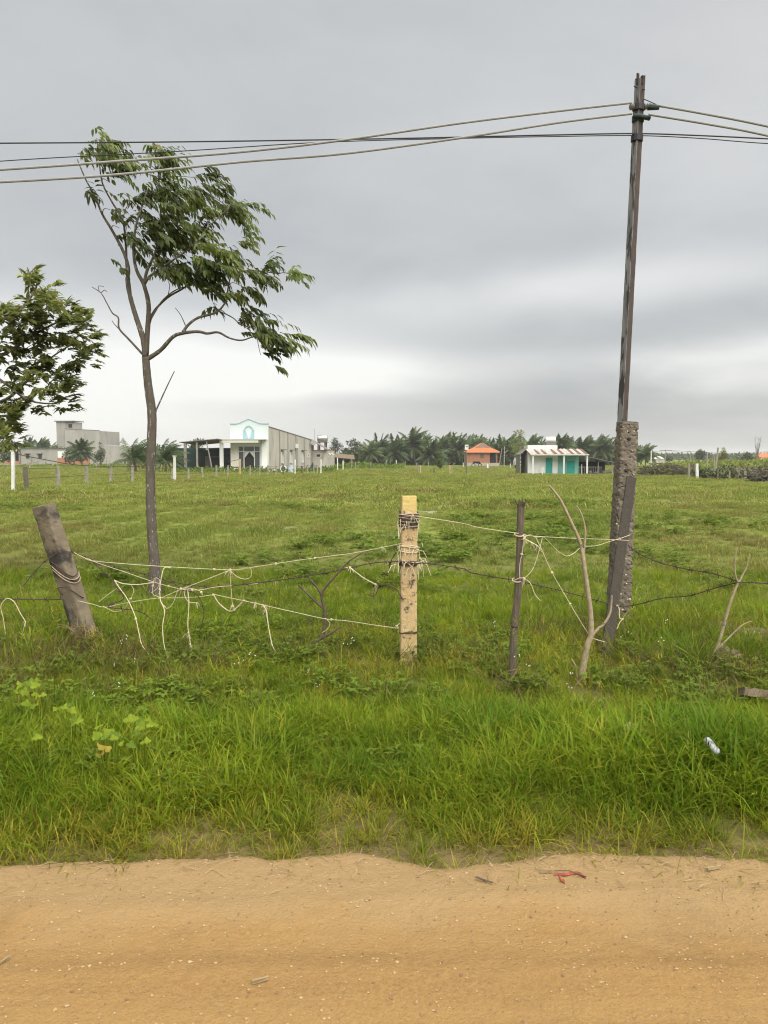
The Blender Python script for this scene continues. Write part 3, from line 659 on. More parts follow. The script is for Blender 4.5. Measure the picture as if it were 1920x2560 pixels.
def green_door_house():
    Y = 76; p = P(1320, 1140, Y); k = 1 / 140.5; t = thing('cottage', 'low white cottage with teal doors, mint wall and rusty striped tin awning', 'house', (p.x, p.y, G(p.x, p.y) - .05), -.05)
    MB().span((0, 0, 0), (2.9, 3.4, 2.45)).build('white_wall', M['white_wall'], t)
    MB().span((2.903, .12, 0), (4.95, 3.4, 2.45)).build('mint_wall', M['mint'], t)
    MB().span((0, .3, 2.453), (2.9, 3.3, 2.95)).build('parapet', M['white_wall'], t)
    for x0, x1, y, z0, z1 in ((1.74, 2.38, 0, .22, 1.72), (3.82, 4.56, .12, .02, 1.4)):
        d = MB().span((x0, y - .06, z0), (x1, y - .003, z1)).build('door', M['teal'], t)
        MB().span((x1 - .1, y - .10, (z0 + z1) / 2), (x1 - .05, y - .062, (z0 + z1) / 2 + .1)).build('handle', M['dark'], d)
        if y > 0: MB().span((x0 - .06, y - .05, z0), (x0 - .003, y - .003, z1 + .06)).span((x0 - .003, y - .05, z1), (x1 + .06, y - .003, z1 + .06)).build('door_frame', M['mint'], d)
    MB().span((-.02, -.05, 0), (2.92, -.003, .2)).build('plinth', pmat('dirty_plinth', (.42, .42, .38), (.3, .3, .27), 3), t)
    # striped awning: one sheet after another
    n = 17; x0, x1 = .1, 5.65
    for i in range(n):
        a = x0 + (x1 - x0) * i / n; b = x0 + (x1 - x0) * (i + 1) / n - .012; zz = random.random() * .02; dn = -.28
        sk = (random.random() - .5) * .1
        MB().add([(a, -1.1, 2.06 + zz), (b, -1.1, 2.06 + zz), (b + dn, .5, 2.56 + zz), (a + dn, .5, 2.56 + zz), ((a + b) / 2, -1.1, 2.12 + zz), ((a + b) / 2 + dn, .5, 2.62 + zz)], [(0, 4, 5, 3), (4, 1, 2, 5), (0, 3, 2, 1), (0, 1, 4), (3, 5, 2)]).build('roof_sheet', M['rust_sheet' if i in (2, 4, 7, 9, 12, 14, 16) else 'pale_sheet'], t)
    MB().span((.1, -1.1, 1.96), (5.7, -1.02, 2.055)).build('eaves_beam', M['white_paint'], t)
    for x in (.36, 3.33, 5.55): MB().span((x - .07, -1.0, 0), (x + .07, -.86, 1.958)).build('porch_post', M['white_paint'], t)
    MB().span((1.95, 1.2, 2.955), (2.95, 2.2, 3.3)).build('tank_stand', M['grey_dark'], t)
    MB().lathe([(.02, -.5), (.27, -.48), (.31, -.42), (.31, .42), (.27, .48), (.02, .5)], (2.45, 1.7, 3.5), (1, 0, 0), 16).build('water_tank', M['white_paint'], t, True)
    for i in range(6): MB().span((-.12 - .015 * i, .5 + i * .55, 0), (-.06, .5 + i * .55 + .5, 2.0 + .09 * (i % 2))).build('plank', M['plank_grey'], t)
    MB().add([(-.75, .5, 2.0), (0.0, .5, 2.6), (0, 4, 2.6), (-.75, 4, 2.0), (-.75, .5, 2.05), (0.0, .5, 2.65), (0, 4, 2.65), (-.75, 4, 2.05)], [(0,3,2,1),(4,5,6,7),(0,1,5,4),(1,2,6,5),(2,3,7,6),(3,0,4,7)]).build('side_roof', M['tin'], t)
    MB().span((-.7, .7, 0), (-.64, 4, 2.0)).build('side_plank_wall', M['plank_grey'], t)
    return t
gh = green_door_house()
def cottage_lean_to():
    Y = 77; p = P(1447, 1140, Y); t = thing('lean_to_shed', 'dark open lean-to with sloping roof right of the teal-door cottage', 'shed', (p.x, p.y, G(p.x, p.y)), -.05)
    MB().add([(.25, -.6, 1.9), (3.5, -.2, 1.2), (3.4, 3.2, 1.3), (.25, 3.2, 2.0), (.25, -.6, 1.95), (3.5, -.2, 1.25), (3.4, 3.2, 1.35), (.25, 3.2, 2.05)], [(0,3,2,1),(4,5,6,7),(0,1,5,4),(1,2,6,5),(2,3,7,6),(3,0,4,7)]).build('roof_sheet', M['tin'], t)
    MB().span((.1, 2.6, 0), (3.2, 2.66, 1.3)).build('back_wall', M['dark'], t)
    for x in (3.3, 1.9): MB().tube([(x, -.1, 0), (x, -.1, 1.25)], .05, 6).build('post', M['plank_grey'], t)
    pk = MB().span((.1, .44, .72), (2.4, .5, .8)).build('picket_fence', M['plank_grey'], t)
    for i in range(13): MB().span((.12 + i * .18, .4, .1), (.17 + i * .18, .438, .85)).build('picket', M['plank_grey'], pk)
    for x, y, r in ((1.0, -.5, .3), (1.6, -.3, .25), (2.5, -.5, .35), (2.9, -.2, .4)):
        mb = MB().lathe([(.02, -r * .6), (r * .8, -r * .4), (r, 0), (r * .7, r * .5), (.02, r * .7)], (x, y, r * .6), (.1, .1, 1), 9); mb.v = [tuple(Vector(q) + Vector((random.random() - .5,) * 3) * .1) for q in mb.v]
        mb.build('clutter_heap', M['brush'], t)
    MB().tube([(.15, -.75, 0), (.15, -.75, 1.05)], .04, 6).build('short_post', M['white_paint'], t)
cottage_lean_to()
# white stub pipes before the cottage
for i, (xF, y0, y1, lab) in enumerate([(1356, 1171, 1190, 'thin white stub pipe at the white wall of the teal-door cottage')]):
    p = base_pt(xF, y1); q = P(xF, y0, p.y); t = thing('standpipe', lab, 'pipe', p); 
    MB().tube([(0, 0, -.1), (0, 0, q.z - p.z)], .035, 7).build('pipe', M['white_paint'], t); MB().box((.05, 0, q.z - p.z), (.22, .08, .08)).build('tap', M['white_paint'], t)

# hut behind the tube house
p = P(848, 1140, 128); t = thing('thatched_hut', 'small brown roofed hut just right of the grey house wall', 'hut', (p.x, p.y, -.5))
MB().add([(-1.6, -1, 1.9), (2.6, -1.4, 1.5), (2.4, 2, 2.1), (-1.6, 2, 2.5), (-1.6, -1, 2.0), (2.6, -1.4, 1.6), (2.4, 2, 2.25), (-1.6, 2, 2.6)], [(0,3,2,1),(4,5,6,7),(0,1,5,4),(1,2,6,5),(2,3,7,6),(3,0,4,7)]).build('roof', M['rubble'], t)
for x in (-1.4, .8, 2.2): MB().tube([(x, -1, 0), (x, -1, 1.75)], .08, 6).build('post', M['post_grey'], t)
MB().span((-1.4, 1.8, 0), (2.2, 1.9, 1.9)).build('back_wall', M['brush'], t)
# far orange roof and far white shed at right
p = P(1898, 1140, 330); t = thing('far_house', 'tiny far house with orange roof at the right edge', 'house', (p.x, p.y, -.6))
MB().span((0, 0, 0), (6, 5, 1.6)).build('wall', M['cream_wall'], t); MB().add([(-.5, -.5, 1.6), (6.5, -.5, 1.6), (6.5, 5.5, 1.6), (-.5, 5.5, 1.6), (1.5, 2.5, 3.4), (4.5, 2.5, 3.4)], [(0,1,5,4),(1,2,5),(2,3,4,5),(3,0,4),(0,3,2,1)]).build('roof', M['orange_roof'], t)
p = P(1640, 1140, 240); t = thing('far_shed', 'tiny pale roofed shed behind the far hedge right of the utility pole', 'shed', (p.x, p.y, -.6))
MB().span((0, 0, 0), (2.6, 3, 1.2)).build('wall', M['grey_render'], t); MB().add([(-.2, -.2, 1.2), (2.8, -.2, 1.2), (2.8, 3.2, 1.2), (-.2, 3.2, 1.2), (1.3, -.2, 2.1), (1.3, 3.2, 2.1)], [(0,1,4),(1,2,5,4),(2,3,5),(3,0,4,5),(0,3,2,1)]).build('roof', M['white_wall'], t)

# ================================================================== FAR TREES AND PALMS
def frond(mb, cols, h, az, el, L, wind, rs, wl=.13, nseg=9, nl=21, sc=1.0):
    p = Vector((0, 0, h)); d = Vector((math.cos(az) * math.cos(el), math.sin(az) * math.cos(el), math.sin(el)))
    pts = [p.copy()]; dirs = [d.copy()]
    for k in range(nseg):
        d = (d + Vector((wind * .5, 0, -.12 - .14 * k / nseg)) * .75).normalized() if k else d
        p = p + d * (L / nseg); pts.append(p.copy()); dirs.append(d.copy())
    tint = .65 + .7 * rs.random(); n0 = len(mb.v)
    mb.tube(pts, [.035 * (1 - .7 * i / nseg) for i in range(nseg + 1)], 3, cap=False)
    for i in range(nl):
        u = .12 + .88 * i / (nl - 1); k = u * nseg; i0 = min(int(k), nseg - 1); fr = k - i0
        q = pts[i0].lerp(pts[i0 + 1], fr); dd = dirs[i0 + 1]
        sd = dd.cross(Vector((0, 0, 1))); sd = sd.normalized() if sd.length > .05 else Vector((1, 0, 0))
        ll = L * .27 * math.sin(math.pi * (.15 + .8 * u)) * (.8 + .4 * rs.random())
        for s_ in (-1, 1):
            ld = (sd * s_ * .75 + dd * .6 + Vector((wind * .7, 0, -.45 - .3 * rs.random()))).normalized()
            w = dd * wl * sc
            tip = q + ld * ll + Vector((0, 0, -ll * .2))
            mb.add([q - w, q + w, q + ld * ll * .55 + w * .8, q + ld * ll * .55 - w * .3, tip], [(0, 1, 2, 3), (3, 2, 4)])
    c = (tint, tint * (1 + .1 * (rs.random() - .5)), tint * .95, 1)
    cols += [c] * (len(mb.v) - n0)
def palm_kind(seed, trunk_h, L, nf, wind=.17):
    rs = random.Random(seed); mb = MB(); cols = []
    for i in range(nf):
        az = i * 2.39996 + rs.random() * .5; el = R(86 - 110 * (i / nf) ** 1.0 + rs.uniform(-10, 10))
        frond(mb, cols, trunk_h, az, el, L * rs.uniform(.8, 1.1), wind, rs)
    mb.c = cols; crown = mb.mesh('crown', M['palm_leaf'])
    tb = MB(); lean = rs.uniform(-.4, .4)
    tb.tube([(lean * (1 - z) , 0, trunk_h * z - .3 * (1 - z)) for z in (0, .33, .66, 1)], [.2, .15, .13, .14], 7); trunk = tb.mesh('trunk', M['palm_trunk'], True)
    dr = MB()
    for i in range(4):
        a = rs.random() * 6.3; dr.tube([(0, 0, trunk_h), (math.cos(a) * .5, math.sin(a) * .5, trunk_h - .6), (math.cos(a) * .6, math.sin(a) * .6, trunk_h - 1.6)], [.06, .12, .05], 4)
    return crown, trunk, dr.mesh('dead_fronds', M['palm_dry'])
PK = [palm_kind(11, 2.6, 4.4, 34), palm_kind(12, 3.4, 4.3, 32), palm_kind(13, 1.8, 4.3, 34), palm_kind(14, 4.2, 4.1, 32)]
PTOP = [6.5, 7.2, 5.6, 7.8]       # about how high each kind reaches
def palm(xF, topF, Y, kind, label, group, dry=False):
    p = P(xF, topF, Y); z0 = G(p.x, p.y); s_ = max(.4, (p.z - z0) / PTOP[kind])
    t = thing('coconut_palm', label, 'palm', (p.x, p.y, z0), random.uniform(-1.3, 1.3), group); t.scale = (s_ * random.uniform(.9, 1.15), s_ * random.uniform(.9, 1.15), s_)
    inst('crown', PK[kind][0], t); inst('trunk', PK[kind][1], t)
    if dry: inst('dead_fronds', PK[kind][2], t)
    return t
grove = [(926, 1096, 176, 1), (952, 1086, 182, 0), (990, 1088, 178, 0), (1010, 1094, 190, 2), (1034, 1068, 180, 3), (1058, 1082, 192, 1), (1080, 1098, 176, 2), (1102, 1084, 186, 1), (1124, 1080, 196, 3), (1148, 1084, 186, 0), (1176, 1082, 190, 1), (1196, 1086, 198, 3),
         (1216, 1098, 194, 2), (1236, 1098, 190, 0), (1258, 1092, 186, 2), (1276, 1082, 192, 1), (1326, 1082, 178, 1), (1352, 1092, 186, 0), (1380, 1088, 180, 1), (1404, 1084, 176, 3), (1430, 1092, 184, 0), (1456, 1088, 178, 1), (1480, 1094, 186, 2), (1506, 1086, 176, 3), (1526, 1094, 184, 0)]
for i, (x, y, Y, k) in enumerate(sorted(grove)):
    palm(x, y, Y, k, f'{ORD[i + 1]} coconut palm from the left in the grove behind the brick house and cottage', 'coconut palms of the far grove', i % 3 == 0)
for i, (x, y, Y, k) in enumerate([(70, 1092, 206, 3), (98, 1090, 204, 1), (124, 1104, 208, 0), (150, 1118, 204, 2)]):
    palm(x, y, Y, k, f'{ORD[i + 1]} palm from the left behind the long low grey house', 'palms behind the low grey house')
palm(1614, 1106, 150, 1, 'windblown palm just right of the pitted concrete stub', None)
palm(203, 1094, 168, 1, 'palm standing in front of the windowless concrete tower house', None)

# two nearer palms with every frond its own part
def near_palm(xF, topF, Y, seed, label):
    p = P(xF, topF, Y); z0 = G(p.x, p.y); H = p.z - z0; rs = random.Random(seed)
    t = thing('young_coconut_palm', label, 'palm', (p.x, p.y, z0), 0)
    th = H * .30; L = H * .72
    for i in range(22):
        mb = MB(); cols = []; frond(mb, cols, th, i * 2.4 + rs.random() * .4, R(86 - 95 * (i / 22) ** 1.1), L * rs.uniform(.85, 1.1), .30, rs, .06, 9, 20)
        mb.c = cols; mb.build('frond', M['palm_leaf'], t)
    MB().tube([(0, 0, -.2), (.05, 0, th * .5), (0, 0, th)], [.17, .14, .12], 7).build('trunk', M['palm_trunk'], t, True)
    dr = MB()
    for i in range(6):
        a = rs.random() * 6.3; dr.tube([(0, 0, th), (math.cos(a) * .5, math.sin(a) * .5, th - .3), (math.cos(a) * .8, math.sin(a) * .8, .15)], [.05, .09, .03], 4)
    dr.build('dead_fronds', M['palm_dry'], t)
near_palm(336, 1083, 92, 21, 'young windblown palm just left of the spotted tree trunk')
near_palm(412, 1088, 92, 22, 'young windblown palm between the spotted tree trunk and the open shed')

def leaf_cloud(blobs, n, size, rs, wind=0.0):
    """loose leaves through several ellipsoids (local metres)"""
    mb = MB(); cols = []
    vol = np.array([b[3] * b[4] * b[5] for b in blobs]); cum = np.cumsum(vol / vol.sum())
    for _ in range(n):
        b = blobs[int(np.searchsorted(cum, rs.random()))]
        d = Vector((rs.gauss(0, 1), rs.gauss(0, 1), rs.gauss(0, 1))).normalized(); r = rs.random() ** .4
        p = Vector((b[0] + d.x * b[3] * r, b[1] + d.y * b[4] * r, b[2] + d.z * b[5] * r))
        dd = (d * .6 + Vector((rs.gauss(0, .5) + wind, rs.gauss(0, .5), rs.gauss(-.1, .4)))).normalized()
        n0 = len(mb.v); L = size * rs.uniform(.6, 1.3)
        up = Vector((rs.gauss(0, .5), rs.gauss(0, .5), 1)); sd = dd.cross(up).normalized()
        mb.add([p, p + dd * L * .5 + sd * L * .28, p + dd * L, p + dd * L * .5 - sd * L * .28], [(0, 1, 2, 3)])
        c = .6 + .75 * rs.random(); cols += [(c, c, c * .95, 1)] * 4
    mb.c = cols; return mb
def far_tree(name, xF, topF, Y, wpx, label, seed, mat='far_leaf', feather=False, group=None):
    p = P(xF, topF, Y); z0 = G(p.x, p.y); H = p.z - z0; w = wpx * Y / FPX / 2; rs = random.Random(seed)
    t = thing(name, label, 'tree', (p.x, p.y, z0), 0, group)
    bl = []
    for i in range(9):
        h = rs.uniform(.28, .86); ww = w * (1 - abs(h - .5) * (.9 if not feather else .4))
        bl.append((rs.uniform(-1, 1) * ww * .65, rs.uniform(-1, 1) * ww * .5, H * h, w * rs.uniform(.3, .5), w * rs.uniform(.3, .5), H * rs.uniform(.09, .16)))
    bl.append((0, 0, H * .88, w * .3, w * .3, H * .12))
    n = 1500 if not feather else 900
    leaf_cloud(bl, n, max(.25, w * .17), rs, .3).build('crown', M[mat], t)
    tr = MB(); tr.tube([(0, 0, -.2), (0, 0, H * .4), (w * .05, 0, H * .8)], [w * .07, w * .05, w * .02], 6)
    for b in bl[:6]: tr.tube([(0, 0, H * .3), (b[0] * .6, b[1] * .6, b[2] * .85), b[:3]], [w * .035, w * .025, w * .01], 4)
    tr.build('trunk', M['bark2'], t); return t
far_tree('broadleaf_tree', 838, 1094, 186, 44, 'dark round tree just right of the grey house roof tank', 31)
far_tree('broadleaf_tree', 884, 1098, 188, 66, 'wide dark tree standing left of the palm grove', 32)
far_tree('feathery_tree', 1302, 1070, 172, 52, 'tall feathery light green tree behind the white cottage left side', 33, 'meadow', True)
far_tree('broadleaf_tree', 1750, 1124, 230, 42, 'round far tree right of the crossarm power pole', 34)
far_tree('broadleaf_tree', 1808, 1118, 150, 36, 'bushy pale green tree beside the tall leaning pole', 35, 'meadow')
far_tree('broadleaf_tree', 1868, 1130, 200, 50, 'dark bushy tree in front of the bare twigs at far right', 36)
far_tree('broadleaf_tree', 1675, 1141, 260, 34, 'low far tree left of the round tree at right', 37)
far_tree('broadleaf_tree', 1596, 1112, 160, 44, 'dark tree half hidden behind the pitted concrete stub', 38)
far_tree('broadleaf_tree', 250, 1106, 150, 34, 'green bushy tree at the right end of the brick yard wall', 39)
far_tree('broadleaf_tree', 492, 1096, 112, 60, 'dark tree rising behind the open shed roof', 40)
far_tree('broadleaf_tree', 184, 1112, 180, 60, 'dark tree behind the red brick yard wall', 41)
far_tree('broadleaf_tree', 24, 1096, 170, 60, 'dark tree low under the crown at the left edge', 42)
far_tree('shrub', 1099, 1148, 118, 15, 'small bright green shrub alone in the pasture left of the brick house', 43, 'weed')
# bare tree far right
p = P(1892, 1172, 190); t = thing('bare_tree', 'thin leafless tree top against the sky at far right', 'tree', (p.x, p.y, -.59)); rs = random.Random(5); mb = MB()
for i in range(7):
    x = rs.uniform(-.9, .9); h = rs.uniform(5.0, 7.2); mb.tube([(0, 0, 0), (x * .4, 0, h * .5), (x, rs.uniform(-.5, .5), h)], [.09, .06, .02], 4)
    for j in range(3): a = rs.uniform(.55, .9); mb.tube([(x * a, 0, h * a), (x * a + rs.uniform(-.7, .7), .1, h * a + rs.uniform(.3, .9))], [.03, .012], 4)
mb.build('limbs', M['bark2'], t)
# undergrowth below the palms and far woodland: one mass each
def mass(name, label, xF0, xF1, Y, zlo, zhi, n, size, mat, seed, depth=6, cat='undergrowth'):
    r = np.random.default_rng(seed); xa = P(xF0, 1140, Y).x; xb = P(xF1, 1140, Y).x
    x = r.uniform(xa, xb, n); y = Y + r.uniform(-.5, .5, n) * depth; hh = zlo + (zhi - zlo) * fbm(x * 24 / Y, np.full(n, seed), seed) * 1.5
    p = np.stack([x, y, gz(x, y) + hh * r.random(n)], -1); d = np.stack([r.normal(.3, .6, n), r.normal(0, .6, n), r.normal(.3, .5, n)], -1); d /= np.linalg.norm(d, axis=1)[:, None]
    L = (size * r.uniform(.6, 1.4, n))[:, None]; sd = np.cross(d, np.stack([r.normal(0, .5, n), r.normal(0, .5, n), np.ones(n)], -1)); sd /= np.linalg.norm(sd, axis=1)[:, None]
    v = np.stack([p, p + d * L * .5 + sd * L * .25, p + d * L, p + d * L * .5 - sd * L * .25], 1).reshape(-1, 3)
    mb = MB(); mb.v = v.tolist(); mb.f = np.arange(4 * n).reshape(-1, 4).tolist(); c = np.repeat(r.uniform(.6, 1.3, n), 4); mb.c = np.stack([c, c, c, np.ones(4 * n)], -1)
    return tag(mb.build(name, M[mat]), label, cat, kind='stuff')
mass('undergrowth', 'dark undergrowth at the foot of the palm grove', 860, 1560, 190, 1.2, 6.2, 15000, .85, 'palm_leaf', 61, 16)
mass('far_woodland', 'low band of far woodland along the right horizon', 1560, 2100, 420, 1.2, 3.2, 6000, 1.6, 'far_leaf', 62, 60, 'woodland')
mass('far_woodland', 'low band of far trees between the left houses', -200, 480, 235, 1.0, 4.6, 5000, 1.1, 'far_leaf', 63, 10, 'woodland')
mass('garden_crop', 'spiky green crop rows behind the right fence', 1740, 2060, 105, .7, 1.35, 6500, .5, 'meadow', 64, 34, 'crop')
M['dryleaf'] = leafmat('dry_weed', (.12, .115, .055), (.085, .11, .038), .6, .2)
mass('dry_hedge', 'dry grey brown hedge of weeds along the right fence', 1745, 2120, 60, .2, .95, 5200, .30, 'dryleaf', 65, 4, 'hedge')
mass('yard_weeds', 'green weeds growing along the foot of the tube house and shed', 430, 840, 90, .15, .55, 2600, .3, 'weed', 66, 6, 'weeds')
mass('yard_weeds', 'dark weeds in front of the low houses at left', -60, 340, 150, .1, .5, 2200, .35, 'weed', 67, 12, 'weeds')
mass('garden_crop', 'staked green crop between the grey house and the palm grove', 838, 1010, 124, .3, 1.0, 1800, .35, 'weed', 68, 16, 'crop')
# brush pile right of the utility pole
def brush_pile(xF0, xF1, yF, label, seed, h=1.0):
    Y = ground_Y(yF); xa = P(xF0, yF, Y).x; xb = P(xF1, yF, Y).x; xc = (xa + xb) / 2; rs = random.Random(seed)
    t = thing('brush_pile', label, 'brush', (xc, Y, G(xc, Y))); mb = MB(); w = (xb - xa) / 2
    for i in range(260):
        x = rs.uniform(-w, w); top = h * (1 - (x / w) ** 2 * .6) * rs.random(); d = Vector((rs.gauss(0, 1), rs.gauss(0, .6), rs.gauss(.1, .35))).normalized() * rs.uniform(.5, 1.5)
        p = Vector((x, rs.uniform(-1, 1), top)); mb.tube([p - d * .5, p + Vector((0, 0, .12 * rs.random())), p + d * .5], [.03, .025, .01], 3, cap=False)
    mb.build('twigs', M['brush'], t)['kind'] = 'stuff'
    lc = leaf_cloud([(0, 0, h * .25, w, .9, h * .3), (-w * .5, 0, h * .45, w * .4, .8, h * .3)], 900, .22, rs); lc.build('dead_leaves', M['dryleaf'], t)['kind'] = 'stuff'
mass('green_hedge', 'green weedy growth among the right fence posts', 1745, 2120, 62, .15, .75, 2600, .26, 'weed', 69, 5, 'hedge')
brush_pile(1588, 1725, 1190, 'long pile of dark dead brush right of the utility pole', 71, 1.15)
brush_pile(1880, 1990, 1204, 'dry brush heap at the foot of the right edge fence', 72, .9)

# ================================================================== FENCES IN THE MIDDLE DISTANCE
def fence_post(xt, yt, xb, yb, label, group, mat='post_grey', w=.15, name='fence_post', round_=False, cap=None, Y=None):
    if Y is None: b = base_pt(xb, yb)
    else: b = P(xb, yb, Y); b.z = G(b.x, b.y)
    q = P(xt, yt, b.y); t = thing(name, label, 'post', b, 0, group); q = q - b
    mb = MB()
    if round_: mb.tube([(0, 0, -.25), tuple(q * .5 + Vector((.01, .01, 0))), tuple(q)], [w / 2, w / 2, w * .45], 7)
    else: mb.beam((0, 0, -.25), q, w, w, R(random.uniform(-25, 25)), 5, .018, .95)
    mb.build('shaft', M[mat], t)
    if cap: MB().box(q + Vector((0, 0, .05)), cap).build('cap', M['white_paint'], t)
    return b, b + q
row = [(62.2, 1167.8, 68, 1225.7), (143.8, 1166.4, 144.7, 1217.6), (215.6, 1166.4, 217, 1210), (277, 1165, 277, 1209), (331.3, 1163.5, 331.3, 1207), (431, 1171, 430, 1201),
       (470.8, 1170.7, 471.6, 1199.7), (504, 1167.8, 508, 1195), (541, 1163.5, 541, 1194), (569.6, 1163.5, 569.6, 1192), (625.4, 1163.5, 625.4, 1190.5), (649, 1163.5, 649, 1190), (670, 1163.5, 670, 1189.5),
       (690.5, 1165.5, 690.5, 1189.5), (708, 1160.6, 708, 1188.5), (754, 1165, 754, 1186.5), (768.7, 1162, 768.7, 1186.6), (784.6, 1162, 784.6, 1185), (793, 1162, 793, 1185)]
tops = []
for i, (xt, yt, xb, yb) in enumerate(row):
    b, q = fence_post(xt, yt, xb, yb, f'{ORD[i + 1]} grey post from the left in the row before the white gabled house', 'grey posts of the left fence', 'post_dark' if i in (0, 14, 15) else 'post_grey', .17 if i < 6 else .14)
    tops.append((b, q))
fence_post(32.7, 1130, 32.7, 1231, 'tall white capped post near the left edge', None, 'white_paint', .135, cap=(.3, .12, .05))
fence_post(436.4, 1141.8, 436.4, 1203, 'tall white capped post before the green netting', None, 'white_paint', .15, cap=(.26, .12, .05))
fence_post(599.4, 1147.6, 599.4, 1189, 'taller straw coloured post before the glazed door of the white house', None, 'yellow_post', .16)
fence_post(737.7, 1149, 737.7, 1187, 'white topped post before the grey side wall', None, 'white_paint', .11)
fence_post(802.5, 1149, 802.5, 1185, 'white topped post before the rear wing of the grey house', None, 'white_paint', .11)
for i, (x, y0, y1) in enumerate([(74.7, 1156, 1170.7), (92.6, 1147.6, 1163), (114.3, 1143, 1167), (241.6, 1155, 1174), (266.8, 1141.8, 1165), (392, 1156, 1172), (400, 1156, 1175)]):
    fence_post(x, y0, x, y1, f'{ORD[i + 1]} post from the left in the back row below the low grey house and palms', 'posts of the back row at left', w=.2)
def wire(name, pts, r, mat, label, group=None, cat='wire', n=5, sub=5):
    o = MB().tube([Vector(q[:3]) for q in smooth_path(pts, sub)], r, n).build(name, M[mat]); return tag(o, label, cat, group)
for f, lab in ((.93, 'top wire of the left fence row'), (.5, 'middle wire of the left fence row')):
    wire('fence_wire', [b.lerp(q, f) + Vector((0, -.1, 0)) for b, q in tops], .012, 'rust_wire', lab, 'wires of the left fence', sub=3)
pw = P(40, 1135, 36); wire('slack_wire', [pw, P(112, 1149, 38), P(190, 1162, 41), P(290, 1167, 44), P(365, 1165, 47)], .02, 'rust_wire', 'thick slack wire running from the white capped post at left')
wire('slack_wire', [P(-30, 1160, 40), P(36, 1163, 40), P(80, 1157, 44), P(110, 1150, 50)], .02, 'post_grey', 'pale slack line behind the white capped post at left')
wire('slack_wire', [P(570, 1155, 84), P(592, 1150, 84), P(600, 1148, 84)], .03, 'rust_wire', 'dark slack wire before the white front wall')
wire('fallen_wire', [P(572, 1162, 83), P(582, 1168, 83), P(597, 1168, 82)], .05, 'rust_wire', 'dark bent wire low before the cream front wall')
for i, (x, y0, y1, m, w) in enumerate([(843.7, 1144.4, 1176, 'white_paint', .13), (857.6, 1151.7, 1175, 'white_paint', .12), (877.9, 1144.4, 1174, 'post_grey', .1), (888.6, 1154.5, 1174, 'post_grey', .12), (927, 1154.5, 1172, 'post_grey', .15), (966, 1150, 1168, 'post_grey', .14),
        (990.7, 1150, 1168, 'white_paint', .15), (1013, 1153, 1168, 'post_grey', .14), (1042, 1156, 1168, 'post_grey', .14), (1071, 1156, 1168, 'post_grey', .14), (1158, 1157.4, 1169, 'white_paint', .13)]):
    fence_post(x, y0, x, y1, f'{ORD[i + 1]} small post from the left in the far row between grey house and brick house', 'posts of the far middle row', m, w)
for x, y0, y1, m, w, lab in [(1047, 1163, 1184, 'post_grey', .13, 'left one of two short posts mid pasture above the ochre post'), (1051.5, 1163.5, 1184, 'yellow_post', .1, 'pale thin post touching a grey one mid pasture'), (1085.6, 1169, 1184, 'post_dark', .14, 'short dark post in mid pasture left of the bright shrub'),
        (1124.7, 1163, 1186, 'yellow_post', .1, 'pale post in mid pasture left of the meter pole'), (1130, 1165, 1184, 'post_grey', .13, 'grey post just right of a pale one left of the meter pole'), (1222, 1158, 1184, 'plank_grey', .05, 'thin grey rod before the brick house right corner'), (1219, 1160, 1172, 'white_paint', .25, 'white stub before the brick house right corner'),
        (1276, 1159, 1171, 'white_paint', .16, 'white stub post left of the cottage')]:
    fence_post(x, y0, x, y1, lab, None, m, w)
# pole with meter box
b, q = fence_post(1165, 1124, 1166, 1187, 'dark thin pole left of the brick house', None, 'post_dark', .12, 'pole', True)
t = thing('meter_box', 'white box on top of the dark pole left of the brick house', 'box', q); MB().box((.06, 0, .22), (.34, .2, .52)).build('case', M['white_paint'], t); MB().box((.08, -.12, .32), (.18, .03, .06)).build('slot', M['dark'], t)
fence_post(1254.5, 1120, 1247, 1160, 'pale pole leaning right beside the brick house', None, 'post_grey', .14, 'leaning_pole', True, Y=140)
b, q = fence_post(1261, 1116, 1260, 1167, 'pale bare trunk with one side limb right of the brick house', None, 'post_grey', .2, 'bare_pole', True, Y=140)
tag(MB().tube([P(1262, 1133, 140), P(1270, 1125, 140)], [.08, .05], 5).build('fallen_limb', M['post_grey']), 'short pale side limb on the bare trunk right of the brick house', 'limb')
# right hand fence
for i, (xt, y0, xb, y1, m, w) in enumerate([(1722.5, 1159, 1722.5, 1197, 'post_grey', .15), (1735, 1160, 1735, 1196, 'post_dark', .15), (1742, 1159, 1742.5, 1198, 'white_paint', .2), (1794, 1172, 1793, 1199, 'post_dark', .14), (1824, 1178, 1824, 1202, 'post_grey', .07), (1845, 1180, 1845, 1200, 'post_dark', .13), (1863, 1177, 1863, 1202, 'post_grey', .17), (1882, 1177, 1882, 1203, 'post_grey', .13), (1905, 1174, 1905, 1204, 'post_dark', .14)]):
    fence_post(xt, y0, xb, y1, f'{ORD[i + 1]} post from the left in the fence at the right edge of the pasture', 'posts of the right fence', m, w)
for xt, y0, xb, y1, w, lab, Y in [(1767.5, 1134, 1766, 1184, .16, 'straight tall pale pole among the right garden', 78), (1785.5, 1137, 1785, 1172, .14, 'thin tall pale pole just left of the leaning one', 96), (1795.5, 1119, 1786, 1186, .19, 'tallest pale pole, leaning right, in the right garden', 76)]:
    fence_post(xt, y0, xb, y1, lab, None, 'post_grey', w, 'garden_pole', True, Y=Y)
